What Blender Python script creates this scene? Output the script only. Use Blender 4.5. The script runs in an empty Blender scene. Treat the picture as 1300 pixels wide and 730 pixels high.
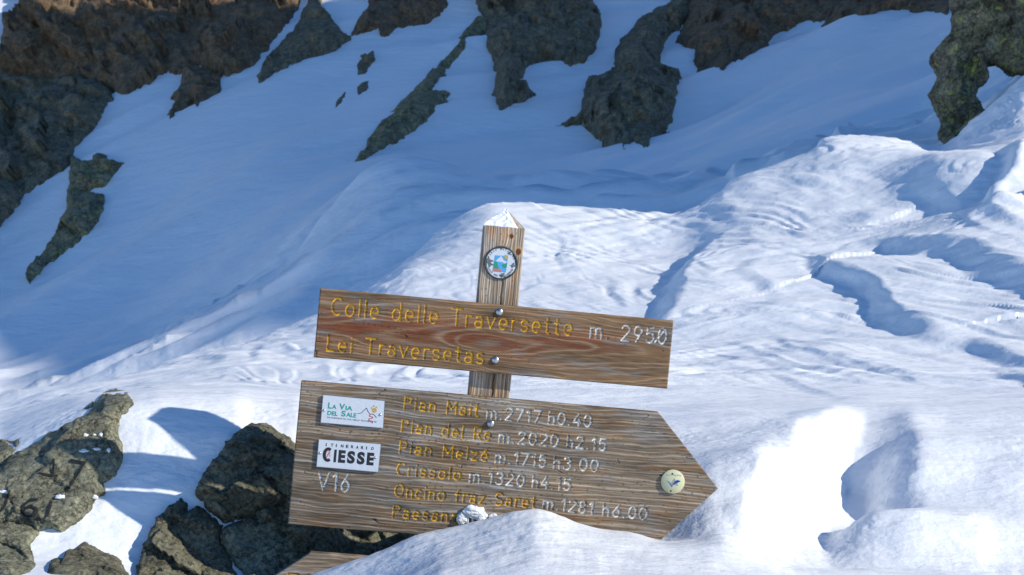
import bpy, math, random
import numpy as np
from mathutils import Matrix, Vector

# ------------------------------------------------------------------ camera, sky, sun
sc = bpy.context.scene
col = sc.collection
FPX, CU, CV = 1500.0, 650.0, 365.0            # focal length and centre in photo pixels
cam_d = bpy.data.cameras.new('camera'); cam = bpy.data.objects.new('camera', cam_d); col.objects.link(cam)
cam_d.sensor_width = 36.0; cam_d.lens = 36.0*FPX/1300.0; cam_d.clip_end = 2000; cam_d.clip_start = 0.05
cam.rotation_euler = (math.pi/2, 0, 0)
cam_d.dof.use_dof = True; cam_d.dof.focus_distance = 2.42; cam_d.dof.aperture_fstop = 13.0
sc.camera = cam

SUN_AZ, SUN_EL = math.radians(70), math.radians(27.5)      # azimuth from straight behind the camera towards the right
sun_dir = Vector((math.cos(SUN_EL)*math.sin(SUN_AZ), -math.cos(SUN_EL)*math.cos(SUN_AZ), math.sin(SUN_EL)))
w = bpy.data.worlds.new('World'); sc.world = w; w.use_nodes = True
nt = w.node_tree; bg = nt.nodes['Background']
sky = nt.nodes.new('ShaderNodeTexSky'); sky.sky_type = 'NISHITA'; sky.sun_disc = False
sky.sun_elevation = SUN_EL; sky.sun_rotation = math.pi - SUN_AZ; sky.altitude = 2900
sky.air_density = 1.0; sky.dust_density = 0.0; sky.ozone_density = 4.0
hs = nt.nodes.new('ShaderNodeHueSaturation'); hs.inputs['Saturation'].default_value = 1.14; nt.links.new(sky.outputs[0], hs.inputs['Color']); nt.links.new(hs.outputs[0], bg.inputs[0]); bg.inputs[1].default_value = 0.15
sd = bpy.data.lights.new('sun', 'SUN'); so = bpy.data.objects.new('sun', sd); col.objects.link(so)
sd.energy = 4.0; sd.angle = math.radians(0.53); sd.color = (1.0, 0.93, 0.80)
so.rotation_euler = sun_dir.to_track_quat('Z', 'Y').to_euler()
sc.view_settings.view_transform = 'Standard'; sc.view_settings.look = 'None'
sc.view_settings.exposure = 0.19; sc.view_settings.gamma = 1.0

# ------------------------------------------------------------------ helpers
rng = np.random.RandomState(7)
PERM = rng.permutation(256); PERM = np.concatenate([PERM, PERM, PERM])
G3 = rng.normal(size=(256, 3)); G3 /= np.linalg.norm(G3, axis=1)[:, None]; G3 *= 1.6

def pn(x, y, z=0.0):
    x, y, z = np.broadcast_arrays(np.asarray(x, float), np.asarray(y, float), np.asarray(z, float))
    xi, yi, zi = np.floor(x).astype(int), np.floor(y).astype(int), np.floor(z).astype(int)
    xf, yf, zf = x-xi, y-yi, z-zi
    u, v, t = [f*f*f*(f*(f*6-15)+10) for f in (xf, yf, zf)]
    out = 0
    for dx in (0, 1):
        for dy in (0, 1):
            for dz in (0, 1):
                h = PERM[PERM[PERM[(xi+dx) & 255] + ((yi+dy) & 255)] + ((zi+dz) & 255)]
                g = G3[h]
                d = g[..., 0]*(xf-dx) + g[..., 1]*(yf-dy) + g[..., 2]*(zf-dz)
                out = out + d*(u if dx else 1-u)*(v if dy else 1-v)*(t if dz else 1-t)
    return out

def fbm(x, y, z=0.0, o=4, g=0.5):
    s, a, f = 0, 1.0, 1.0
    for i in range(o):
        s = s + a*pn(x*f+i*17.3, y*f-i*9.1, np.asarray(z)*f+i*4.7); a *= g; f *= 2.03
    return s

def sstep(a, b, x):
    t = np.clip((x-a)/(b-a), 0, 1); return t*t*(3-2*t)

def link(name, me, mat=None, parent=None, label=None, cat=None, group=None, kind=None, smooth=False):
    if smooth: me.polygons.foreach_set('use_smooth', np.ones(len(me.polygons), bool))
    if mat is not None: me.materials.append(mat)
    o = bpy.data.objects.new(name, me); col.objects.link(o)
    if parent is not None: o.parent = parent
    for k, v in (('label', label), ('category', cat), ('group', group), ('kind', kind)):
        if v: o[k] = v
    return o

def empty(name, label, cat, mw=None):
    o = bpy.data.objects.new(name, None); col.objects.link(o)
    o['label'] = label; o['category'] = cat
    if mw is not None: o.matrix_world = mw
    return o

def mesh_np(name, verts, quads, attrs=None):
    """mesh from numpy verts (n,3) and faces (m,4) or (m,3)"""
    me = bpy.data.meshes.new(name)
    nv, nf, k = len(verts), len(quads), quads.shape[1]
    me.vertices.add(nv); me.vertices.foreach_set('co', np.asarray(verts, np.float32).ravel())
    me.loops.add(nf*k); me.loops.foreach_set('vertex_index', np.asarray(quads, np.int32).ravel())
    me.polygons.add(nf); me.polygons.foreach_set('loop_start', np.arange(0, nf*k, k, dtype=np.int32))
    me.polygons.foreach_set('loop_total', np.full(nf, k, np.int32))
    me.update(calc_edges=True)
    for an, av in (attrs or {}).items():
        if av.ndim == 1:
            a = me.attributes.new(an, 'FLOAT', 'POINT'); a.data.foreach_set('value', np.asarray(av, np.float32))
        else:
            a = me.attributes.new(an, 'FLOAT_COLOR', 'POINT')
            c4 = np.ones((len(av), 4), np.float32); c4[:, :3] = av; a.data.foreach_set('color', c4.ravel())
    return me

def grid_quads(nr, nc):
    i = np.arange(nr-1)[:, None]*nc + np.arange(nc-1)[None, :]
    return np.stack([i, i+1, i+nc+1, i+nc], -1).reshape(-1, 4)

def gsmooth(A, sig, axis):
    if sig <= 0: return A
    r = int(3*sig)+1; k = np.exp(-0.5*(np.arange(-r, r+1)/sig)**2); k /= k.sum()
    P = [(0, 0)]*A.ndim; P[axis] = (r, r); B = np.pad(A, P, mode='edge')
    return np.apply_along_axis(lambda m: np.convolve(m, k, 'valid'), axis, B)

# ------------------------------------------------------------------ materials
def mat_new(name):
    m = bpy.data.materials.new(name); m.use_nodes = True
    return m, m.node_tree, m.node_tree.nodes['Principled BSDF']

def N(nt, typ, **kw):
    n = nt.nodes.new(typ)
    for k, v in kw.items():
        if k in n.inputs: n.inputs[k].default_value = v
        else: setattr(n, k, v)
    return n

def flat(name, c, rough=0.5, metal=0.0, bump=0.0, bscale=200):
    m, nt, p = mat_new(name)
    p.inputs['Roughness'].default_value = rough; p.inputs['Metallic'].default_value = metal
    tc = N(nt, 'ShaderNodeTexCoord'); no = N(nt, 'ShaderNodeTexNoise', Scale=bscale, Detail=4.0)
    nt.links.new(tc.outputs['Object'], no.inputs['Vector'])
    mx = N(nt, 'ShaderNodeMix', data_type='RGBA'); mx.inputs[6].default_value = (*[v*0.82 for v in c], 1); mx.inputs[7].default_value = (*c, 1)
    nt.links.new(no.outputs[0], mx.inputs[0]); nt.links.new(mx.outputs[2], p.inputs['Base Color'])
    if bump:
        b = N(nt, 'ShaderNodeBump', Strength=bump, Distance=0.001); nt.links.new(no.outputs[0], b.inputs['Height']); nt.links.new(b.outputs[0], p.inputs['Normal'])
    return m

def snow_mat():
    m, nt, p = mat_new('snow')
    p.inputs['Base Color'].default_value = (0.86, 0.89, 0.93, 1); p.inputs['Roughness'].default_value = 0.55
    p.inputs['Specular IOR Level'].default_value = 0.25
    ge = N(nt, 'ShaderNodeNewGeometry')
    n1 = N(nt, 'ShaderNodeTexNoise', Scale=9.0, Detail=6.0, Roughness=0.62); n2 = N(nt, 'ShaderNodeTexNoise', Scale=260.0, Detail=2.0)
    mp = N(nt, 'ShaderNodeMapping'); mp.inputs['Scale'].default_value = (1.0, 1.3, 1.3); mp.inputs['Rotation'].default_value = (0, 0, 0.25)
    nt.links.new(ge.outputs['Position'], mp.inputs['Vector']); nt.links.new(mp.outputs[0], n1.inputs['Vector']); nt.links.new(ge.outputs['Position'], n2.inputs['Vector'])
    b1 = N(nt, 'ShaderNodeBump', Strength=0.32, Distance=0.017); b2 = N(nt, 'ShaderNodeBump', Strength=0.3, Distance=0.0014)
    nt.links.new(n1.outputs[0], b1.inputs['Height']); nt.links.new(n2.outputs[0], b2.inputs['Height'])
    n3 = N(nt, 'ShaderNodeTexNoise', Scale=1.6, Detail=7.0, Roughness=0.55); m3 = N(nt, 'ShaderNodeMapping'); m3.inputs['Scale'].default_value = (0.7, 1.6, 1.6); m3.inputs['Rotation'].default_value = (0, 0, 0.5)
    nt.links.new(ge.outputs['Position'], m3.inputs['Vector']); nt.links.new(m3.outputs[0], n3.inputs['Vector'])
    b3 = N(nt, 'ShaderNodeBump', Strength=0.55, Distance=0.12); nt.links.new(n3.outputs[0], b3.inputs['Height']); nt.links.new(b3.outputs[0], b1.inputs['Normal'])
    nt.links.new(b1.outputs[0], b2.inputs['Normal']); nt.links.new(b2.outputs[0], p.inputs['Normal'])
    return m

def rock_mat(name, c1, c2, lich, rust, lam=0.5, ram=0.4, snow=0.0, scale=1.0):
    m, nt, p = mat_new(name); L = nt.links
    p.inputs['Roughness'].default_value = 0.85; p.inputs['Specular IOR Level'].default_value = 0.25
    ge = N(nt, 'ShaderNodeNewGeometry')
    mp = N(nt, 'ShaderNodeMapping'); mp.inputs['Scale'].default_value = (scale,)*3; mp.inputs['Rotation'].default_value = (0.3, 0.5, 0.4)
    L.new(ge.outputs['Position'], mp.inputs['Vector'])
    def noise(s, d=6.0, r=0.6, st=None):
        n = N(nt, 'ShaderNodeTexNoise', Scale=s, Detail=d, Roughness=r)
        if st:
            q = N(nt, 'ShaderNodeMapping'); q.inputs['Scale'].default_value = st; L.new(mp.outputs[0], q.inputs['Vector']); L.new(q.outputs[0], n.inputs['Vector'])
        else: L.new(mp.outputs[0], n.inputs['Vector'])
        return n
    def ramp(src, a, b, ca=(0, 0, 0, 1), cb=(1, 1, 1, 1)):
        r = N(nt, 'ShaderNodeValToRGB'); r.color_ramp.elements[0].position = a; r.color_ramp.elements[1].position = b
        r.color_ramp.elements[0].color = ca; r.color_ramp.elements[1].color = cb; L.new(src, r.inputs[0]); return r
    def mix(f, a, b, mode='MIX'):
        x = N(nt, 'ShaderNodeMix', data_type='RGBA', blend_type=mode)
        if isinstance(f, float): x.inputs[0].default_value = f
        else: L.new(f, x.inputs[0])
        for i, s in ((6, a), (7, b)):
            if isinstance(s, tuple): x.inputs[i].default_value = (*s, 1)
            else: L.new(s, x.inputs[i])
        return x.outputs[2]
    na = noise(5.0, 8.0, 0.65); base = mix(ramp(na.outputs[0], 0.35, 0.65).outputs[0], c1, c2)
    nb = noise(2.2, 7.0, 0.7); rm = N(nt, 'ShaderNodeMath', operation='MULTIPLY'); L.new(ramp(nb.outputs[0], 0.52, 0.68).outputs[0], rm.inputs[0]); rm.inputs[1].default_value = ram
    base = mix(rm.outputs[0], base, rust)
    nl = noise(11.0, 9.0, 0.75); lm = N(nt, 'ShaderNodeMath', operation='MULTIPLY'); L.new(ramp(nl.outputs[0], 0.53, 0.60).outputs[0], lm.inputs[0]); lm.inputs[1].default_value = lam
    base = mix(lm.outputs[0], base, lich)
    ns = noise(38.0, 6.0, 0.7); base = mix(1.0, base, ramp(ns.outputs[0], 0.34, 0.66, (0.38, 0.38, 0.38, 1), (1.55, 1.52, 1.45, 1)).outputs[0], 'MULTIPLY')
    vo = N(nt, 'ShaderNodeTexVoronoi', feature='DISTANCE_TO_EDGE', Scale=3.2); q = N(nt, 'ShaderNodeMapping'); q.inputs['Scale'].default_value = (1, 1.0, 2.6)
    wv = N(nt, 'ShaderNodeVectorMath', operation='SCALE'); wv.inputs['Scale'].default_value = 0.5; av = N(nt, 'ShaderNodeVectorMath', operation='ADD')
    L.new(na.outputs['Color'], wv.inputs[0]); L.new(mp.outputs[0], av.inputs[0]); L.new(wv.outputs[0], av.inputs[1]); L.new(av.outputs[0], q.inputs['Vector']); L.new(q.outputs[0], vo.inputs['Vector'])
    cr = ramp(vo.outputs['Distance'], 0.0, 0.045, (0.2, 0.2, 0.2, 1), (1, 1, 1, 1)); base = mix(0.85, base, cr.outputs[0], 'MULTIPLY')
    if snow > 0:
        sx = N(nt, 'ShaderNodeSeparateXYZ'); L.new(ge.outputs['Normal'], sx.inputs[0])
        a = N(nt, 'ShaderNodeMath', operation='MULTIPLY_ADD'); L.new(ns.outputs[0], a.inputs[0]); a.inputs[1].default_value = 0.5; L.new(sx.outputs['Z'], a.inputs[2])
        base = mix(ramp(a.outputs[0], 1.22-snow, 1.26-snow).outputs[0], base, (0.85, 0.88, 0.92))
    L.new(base, p.inputs['Base Color'])
    hb = noise(24.0, 10.0, 0.72, (1, 1, 2.2))
    b0 = N(nt, 'ShaderNodeBump', Strength=0.5, Distance=0.02/scale); L.new(cr.outputs[0], b0.inputs['Height'])
    b1 = N(nt, 'ShaderNodeBump', Strength=0.8, Distance=0.014/scale); L.new(hb.outputs[0], b1.inputs['Height']); L.new(b0.outputs[0], b1.inputs['Normal'])
    b2 = N(nt, 'ShaderNodeBump', Strength=0.6, Distance=0.022/scale); L.new(na.outputs[0], b2.inputs['Height']); L.new(b1.outputs[0], b2.inputs['Normal'])
    L.new(b2.outputs[0], p.inputs['Normal'])
    return m

SNOW = snow_mat()
ROCK_NEAR = rock_mat('rock_near', (0.13, 0.135, 0.10), (0.27, 0.27, 0.20), (0.36, 0.36, 0.24), (0.20, 0.165, 0.10), lam=0.35, ram=0.5, snow=0.06, scale=3.0)
ROCK_DARK = rock_mat('rock_near_dark', (0.105, 0.105, 0.075), (0.20, 0.19, 0.135), (0.33, 0.32, 0.21), (0.18, 0.14, 0.08), lam=0.3, ram=0.3, snow=0.04, scale=3.0)
ROCK_RED = rock_mat('rock_far_rust', (0.11, 0.075, 0.045), (0.26, 0.18, 0.11), (0.25, 0.21, 0.12), (0.32, 0.155, 0.08), lam=0.4, ram=0.8, snow=0.15, scale=0.8)
ROCK_FAR = rock_mat('rock_far_grey', (0.105, 0.09, 0.062), (0.27, 0.23, 0.16), (0.30, 0.29, 0.15), (0.24, 0.16, 0.09), lam=0.5, ram=0.4, snow=0.15, scale=0.8)
ROCK_LICH = rock_mat('rock_lichen', (0.12, 0.105, 0.07), (0.32, 0.28, 0.19), (0.40, 0.42, 0.11), (0.25, 0.18, 0.11), lam=0.8, ram=0.4, snow=0.10, scale=0.7)
RIDGE = rock_mat('rock_ridge', (0.10, 0.10, 0.09), (0.2, 0.19, 0.17), (0.2, 0.2, 0.14), (0.2, 0.15, 0.1), snow=0.55, scale=0.1)

# ------------------------------------------------------------------ snow terrain
ROWS = {   # distance from the camera (m) : [(column, height line)] ; heights recovered from the photograph's perspective
 0.9: [(-900, 1240), (2200, 1240)],
 1.3: [(-900, 985), (400, 985), (800, 960), (2200, 985)],
 1.8: [(-900, 830), (380, 830), (560, 775), (700, 762), (900, 775), (1030, 800), (2200, 820)],
 2.08:[(-900, 790), (300, 790), (395, 772), (470, 742), (560, 705), (680, 682), (800, 702), (900, 712), (1000, 735), (1060, 745), (1300, 765), (2200, 770)],
 2.26: [(-900, 760), (0, 738), (100, 738), (200, 760), (300, 775), (360, 745), (395, 728), (470, 704), (500, 692), (527, 679), (580, 668), (620, 658), (650, 650), (680, 646), (700, 650), (725, 661), (760, 671), (800, 675), (842, 687), (885, 683), (919, 675), (943, 687), (970, 703), (1000, 717), (1030, 722), (1100, 725), (1200, 735), (1300, 745), (2200, 760)],
 2.40: [(-900, 720), (0, 668), (100, 680), (200, 700), (300, 740), (380, 790), (450, 790), (527, 735), (600, 712), (680, 700), (842, 710), (919, 692), (950, 696), (1000, 718), (1060, 726), (1110, 722), (1200, 728), (1300, 738), (2200, 740)],
 2.52: [(-900, 680), (0, 612), (100, 605), (200, 612), (300, 650), (380, 710), (450, 765), (527, 740), (600, 740), (842, 690), (900, 655), (948, 648), (966, 676), (1005, 698), (1050, 708), (1090, 690), (1150, 680), (1240, 695), (1262, 706), (1300, 712), (2200, 720)],
 2.62: [(-900, 640), (0, 580), (100, 545), (160, 532), (200, 538), (300, 565), (380, 620), (450, 720), (600, 720), (842, 640), (900, 612), (955, 606), (974, 636), (1010, 672), (1050, 694), (1078, 668), (1110, 645), (1160, 642), (1235, 656), (1262, 668), (1300, 672), (2200, 700)],
 2.72: [(-900, 620), (0, 562), (100, 522), (150, 508), (200, 506), (300, 517), (380, 560), (450, 650), (600, 690), (842, 605), (900, 583), (962, 570), (985, 584), (1016, 622), (1046, 672), (1080, 672), (1120, 668), (1170, 642), (1245, 642), (1300, 640), (2200, 680)],
 2.88: [(-900, 600), (0, 550), (100, 512), (150, 500), (200, 496), (300, 497), (380, 512), (450, 570), (600, 630), (842, 575), (900, 566), (970, 556), (1012, 560), (1040, 602), (1065, 645), (1100, 654), (1125, 630), (1145, 604), (1163, 584), (1200, 588), (1240, 592), (1300, 590), (2200, 640)],
 3.05: [(-900, 590), (0, 543), (100, 507), (150, 499), (200, 493), (300, 493), (380, 502), (450, 530), (600, 580), (842, 552), (900, 548), (970, 543), (1015, 537), (1030, 560), (1050, 592), (1074, 616), (1106, 606), (1128, 580), (1146, 564), (1165, 552), (1205, 554), (1300, 555), (2200, 600)],
 3.2: [(-900, 585), (0, 538), (100, 504), (160, 498), (200, 492), (300, 491), (380, 499), (450, 518), (600, 550), (842, 536), (1000, 529), (1050, 521), (1064, 532), (1086, 562), (1116, 558), (1138, 550), (1160, 541), (1200, 546), (1300, 545), (2200, 560)],
 3.35: [(-900, 580), (0, 534), (100, 503), (150, 498), (200, 491), (300, 490), (380, 498), (450, 512), (600, 525), (842, 526), (1000, 521), (1060, 516), (1095, 543), (1128, 536), (1154, 526), (1200, 529), (1300, 527), (2200, 530)],
 3.6: [(-900, 570), (0, 530), (100, 502), (150, 497), (200, 491), (260, 489), (370, 496), (450, 508), (600, 515), (842, 517), (1060, 513), (1200, 515), (1300, 515), (2200, 510)],
 4.2: [(-900, 560), (0, 526), (60, 512), (100, 503), (200, 491), (280, 487), (400, 492), (600, 497), (1060, 494), (1300, 490), (2200, 480)],
 5.5: [(-900, 560), (0, 516), (100, 490), (200, 480), (300, 462), (400, 450), (520, 450), (700, 448), (900, 436), (1060, 418), (1200, 400), (1300, 385), (2200, 330)],
 7.0: [(-900, 560), (0, 520), (100, 497), (200, 465), (260, 449), (300, 442), (400, 420), (520, 398), (620, 388), (750, 378), (900, 352), (1060, 335), (1200, 315), (1300, 295), (2200, 240)],
 8.5: [(-900, 570), (0, 530), (100, 512), (200, 478), (300, 444), (400, 400), (450, 378), (520, 338), (620, 318), (720, 318), (860, 322), (960, 285), (1060, 262), (1200, 250), (1300, 215), (2200, 160)],
 10.0:[(-900, 580), (0, 540), (100, 522), (200, 492), (300, 455), (400, 412), (480, 360), (540, 312), (590, 272), (620, 257), (670, 258), (720, 262), (800, 268), (860, 275), (890, 262), (930, 236), (980, 222), (1060, 208), (1200, 212), (1300, 150), (2200, 60)],
 11.3:[(-900, 580), (0, 542), (200, 492), (400, 432), (500, 370), (560, 315), (620, 272), (720, 270), (800, 274), (860, 281), (930, 244), (1000, 205), (1060, 181), (1130, 183), (1200, 196), (1240, 152), (1300, 96), (1500, 40), (2200, 0)],
 13.0:[(-900, 580), (0, 545), (200, 500), (400, 442), (520, 362), (620, 300), (720, 290), (860, 292), (930, 262), (1060, 200), (1200, 208), (1300, 112), (2200, 20)],
 16.0:[(-900, 560), (0, 527), (200, 478), (300, 430), (400, 388), (500, 325), (620, 292), (860, 272), (1060, 212), (1200, 190), (1300, 105), (2200, 0)],
 19.0:[(-900, 530), (0, 490), (200, 430), (300, 378), (380, 310), (440, 250), (500, 225), (560, 230), (620, 246), (720, 250), (860, 245), (1060, 190), (1200, 160), (1300, 80), (2200, -20)],
 22.0:[(-900, 490), (0, 445), (200, 372), (350, 280), (440, 228), (500, 222), (560, 225), (620, 236), (720, 238), (860, 222), (1060, 155), (1200, 120), (1300, 60), (2200, -60)],
 27.0:[(-900, 420), (0, 365), (200, 280), (350, 205), (500, 175), (620, 185), (720, 195), (860, 178), (1060, 105), (1200, 72), (1300, 25), (2200, -120)],
 34.0:[(-900, 300), (0, 240), (200, 160), (350, 110), (500, 90), (620, 90), (720, 100), (860, 95), (1060, 40), (1200, 20), (1300, -20), (2200, -200)],
 42.0:[(-900, 170), (0, 110), (200, 50), (500, 0), (620, -5), (860, 0), (1060, -40), (2200, -280)],
 52.0:[(-900, -20), (0, -60), (500, -120), (1060, -150), (2200, -350)],
 75.0:[(-900, -300), (500, -350), (2200, -480)],
 110.0:[(-900, -480), (2200, -600)],
}
UG = np.arange(-900, 2201, 4.0)
LG = np.arange(math.log(0.9), math.log(110)+0.006, 0.006)
ks = sorted(ROWS); RV = np.array([np.interp(UG, *zip(*ROWS[k])) for k in ks])
RVa, RVb = gsmooth(RV, 3.2, 1), gsmooth(RV, 8.0, 1); RV = gsmooth(RV, 1.5, 1)
for j, k_ in enumerate(ks): RV[j] = RVb[j] if k_ > 15 else RVa[j] if k_ > 3.7 else RV[j]
RV0 = RV.copy()
for j, k_ in enumerate(ks):               # the bank on the left lies a little farther behind the boards
    if 2.3 < k_ < 3.5:
        w_ = 0.07*np.clip((400-UG)/80, 0, 1); src = np.array([np.interp(k_-a, ks, RV0[:, i]) for i, a in enumerate(w_)]); RV[j] = src
lk = np.log(ks)
VF = np.empty((len(LG), len(UG)))
# monotone-ish cubic (catmull) between the rows
for i, l in enumerate(LG):
    j = min(max(np.searchsorted(lk, l)-1, 0), len(ks)-2)
    t = (l-lk[j])/(lk[j+1]-lk[j])
    def slope(a):
        if a <= 0 or a >= len(ks)-1: return np.zeros(len(UG))
        d0 = (RV[a]-RV[a-1])/(lk[a]-lk[a-1]); d1 = (RV[a+1]-RV[a])/(lk[a+1]-lk[a])
        return np.where(d0*d1 > 0, 2*d0*d1/(d0+d1+1e-9*np.sign(d0+d1+1e-12)), 0)
    h = lk[j+1]-lk[j]; m0, m1 = slope(j)*h, slope(j+1)*h
    VF[i] = (2*t**3-3*t**2+1)*RV[j] + (t**3-2*t**2+t)*m0 + (-2*t**3+3*t**2)*RV[j+1] + (t**3-t**2)*m1
VF = gsmooth(VF, 1.1, 0)

def vfield(u, Y):
    a = np.clip((u-UG[0])/4.0, 0, len(UG)-1.001); b = np.clip((np.log(Y)-LG[0])/0.006, 0, len(LG)-1.001)
    ai, bi = a.astype(int), b.astype(int); af, bf = a-ai, b-bi
    i0, i3 = np.maximum(ai-1, 0), np.minimum(ai+2, len(UG)-1); f2 = af*af; f3 = f2*af       # cubic across, linear in depth
    w0, w1, w2, w3 = (1-3*af+3*f2-f3)/6, (4-6*f2+3*f3)/6, (1+3*af+3*f2-3*f3)/6, f3/6
    r0 = VF[bi, i0]*w0+VF[bi, ai]*w1+VF[bi, ai+1]*w2+VF[bi, i3]*w3
    r1 = VF[bi+1, i0]*w0+VF[bi+1, ai]*w1+VF[bi+1, ai+1]*w2+VF[bi+1, i3]*w3
    return r0*(1-bf)+r1*bf

def base_z(x, y):
    return y*(CV - vfield(CU + FPX*x/y, y))/FPX

def ground_at(u, v, ymin=1.0, ymax=60.0):
    """first point of the snow that the line of sight through a photo pixel meets"""
    u = np.atleast_1d(np.asarray(u, float)); v = np.atleast_1d(np.asarray(v, float))
    Ys = np.exp(np.arange(math.log(ymin), math.log(ymax), 0.006))
    out = np.empty(len(u))
    for s in range(0, len(u), 20000):
        uu = u[s:s+20000]; V = vfield(np.repeat(uu[:, None], len(Ys), 1), np.repeat(Ys[None], len(uu), 0))
        hit = V <= v[s:s+20000, None]; k = np.argmax(hit, 1); k = np.where(hit.any(1), k, len(Ys)-1)
        r = np.arange(len(uu)); k0 = np.maximum(k-1, 0); a, b = V[r, k0], V[r, k]
        t = np.clip(np.where(np.abs(a-b) > 1e-6, (a-v[s:s+20000])/(a-b+1e-9), 0), 0, 1)
        out[s:s+20000] = Ys[k0]*(1-t)+Ys[k]*t
    return np.stack([(u-CU)/FPX*out, out, (CV-v)/FPX*out], 1)

def poly_dist(px, py, P):
    """signed distance (positive on the right of the travel direction) and 0..1 position along an open polyline"""
    best = np.full(px.shape, 1e9); sgn = np.ones(px.shape); pos = np.zeros(px.shape)
    seg = np.hypot(*(P[1:]-P[:-1]).T); cum = np.concatenate([[0], np.cumsum(seg)]); tot = cum[-1]
    for i in range(len(P)-1):
        d = P[i+1]-P[i]; L2 = (d**2).sum(); t = np.clip(((px-P[i, 0])*d[0]+(py-P[i, 1])*d[1])/L2, 0, 1)
        ex, ey = px-(P[i, 0]+t*d[0]), py-(P[i, 1]+t*d[1]); D = np.hypot(ex, ey)
        s = np.where(d[0]*ey-d[1]*ex < 0, 1.0, -1.0); m = D < best
        best = np.where(m, D, best); sgn = np.where(m, s, sgn); pos = np.where(m, (cum[i]+t*seg[i])/tot, pos)
    return best*sgn, pos

# ledges: line in the photo, height, edge width, decay on the high side, hollow depth and its decay, jitter, range
LEDGES = [   # points run from far to near, the high side lies towards the sun (left of travel)
 dict(p=[(935, 232), (929, 243), (910, 266), (912, 285), (935, 296)], h=0.10, w=0.06, dec=0.8, hol=0.08, dec2=0.5, ymin=7),
 dict(p=[(950, 288), (932, 296), (905, 318), (876, 342), (872, 364), (856, 388), (830, 408), (800, 425)], h=0.12, w=0.07, dec=1.3, hol=0.12, dec2=0.4, ymin=5),
 dict(p=[(1044, 322), (1052, 340), (1062, 352), (1095, 361), (1128, 380), (1156, 408), (1198, 424), (1250, 434)], h=0.10, w=0.06, dec=1.1, hol=0.13, dec2=0.35, ymin=4),
 dict(p=[(1060, 316), (1127, 316), (1180, 325), (1224, 333), (1300, 364), (1400, 402)], h=0.13, w=0.09, dec=1.4, hol=0.14, dec2=0.6, ymin=4),
 dict(p=[(1240, 425), (1290, 450), (1340, 470)], h=0.05, w=0.05, dec=0.5, hol=0.06, dec2=0.25, ymin=4),
 dict(p=[(1262, 480), (1300, 488), (1330, 500)], h=0.03, w=0.03, dec=0.3, hol=0.05, dec2=0.12, ymin=3.4),
 dict(p=[(1150, 262), (1185, 262), (1204, 270), (1202, 284)], h=0.08, w=0.07, dec=0.5, hol=0.14, dec2=0.25, ymin=7),
 dict(p=[(1320, 205), (1300, 222), (1280, 250), (1240, 276), (1225, 290)], h=0.30, w=0.08, dec=0.5, hol=0.12, dec2=0.5, ymin=7),
 dict(p=[(1340, 255), (1302, 272), (1284, 286), (1262, 300), (1240, 306)], h=0.22, w=0.07, dec=0.5, hol=0.12, dec2=0.4, ymin=7),
 dict(p=[(1262, 290), (1238, 300), (1236, 320), (1225, 335)], h=0.06, w=0.08, dec=0.4, hol=0.08, dec2=0.3, ymin=7),
 dict(p=[(1075, 180), (1044, 205), (1030, 222), (1035, 234)], h=0.16, w=0.06, dec=1.2, hol=0.10, dec2=0.4, ymin=9),
 dict(p=[(1120, 262), (1095, 280), (1080, 300), (1075, 312)], h=0.05, w=0.15, dec=0.6, hol=0.05, dec2=0.3, ymin=7),
 dict(p=[(905, 268), (885, 280), (850, 292), (835, 300)], h=0.05, w=0.07, dec=0.5, hol=0.05, dec2=0.4, ymin=7),
 dict(p=[(728, 290), (730, 325), (745, 340), (765, 345)], h=0.02, w=0.04, dec=0.25, hol=0.015, dec2=0.2, ymin=6),
 dict(p=[(690, 280), (715, 305), (720, 330), (740, 350)], h=0.02, w=0.03, dec=0.3, hol=0.012, dec2=0.2, ymin=6),
 dict(p=[(995, 420), (1010, 440), (1060, 462), (1110, 470), (1160, 488)], h=0.02, w=0.025, dec=0.35, hol=0.01, dec2=0.1, ymin=4),
 dict(p=[(930, 470), (975, 478), (1010, 492), (1070, 505)], h=0.015, w=0.025, dec=0.25, hol=0.01, dec2=0.1, ymin=3.7),
 dict(p=[(910, 430), (955, 440), (1005, 462), (1060, 480), (1110, 495)], h=0.015, w=0.025, dec=0.25, hol=0.01, dec2=0.1, ymin=3.7),
 dict(p=[(990, 330), (975, 345), (968, 362), (975, 380)], h=0.04, w=0.06, dec=0.5, hol=0.02, dec2=0.3, ymin=5),
 dict(p=[(960, 430), (1000, 446), (1060, 455), (1120, 480), (1200, 500)], h=0.015, w=0.02, dec=0.2, hol=0.01, dec2=0.1, ymin=3.7),
]
BUMPS = [(1115, 222, 9, 0.75, 0.8, 0.22), (1215, 245, 8, 0.42, 0.6, 0.24), (1240, 300, 7, 0.3, 0.4, 0.10), (960, 262, 7, 0.9, 0.7, 0.10), (1165, 345, 5, 0.5, 0.3, 0.05)]
for L in LEDGES:
    q = np.array(L['p'], float); L['w3'] = ground_at(q[:, 0], q[:, 1], ymin=L['ymin'])[:, :2]; L['w'] *= 1.9; L['h'] *= 0.5; L['hol'] *= 0.36

def terrace(q, step, sharp):
    k = np.floor(q/step); f = q/step-k
    return (k + sstep(0.5-sharp, 0.5+sharp, f))*step

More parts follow.
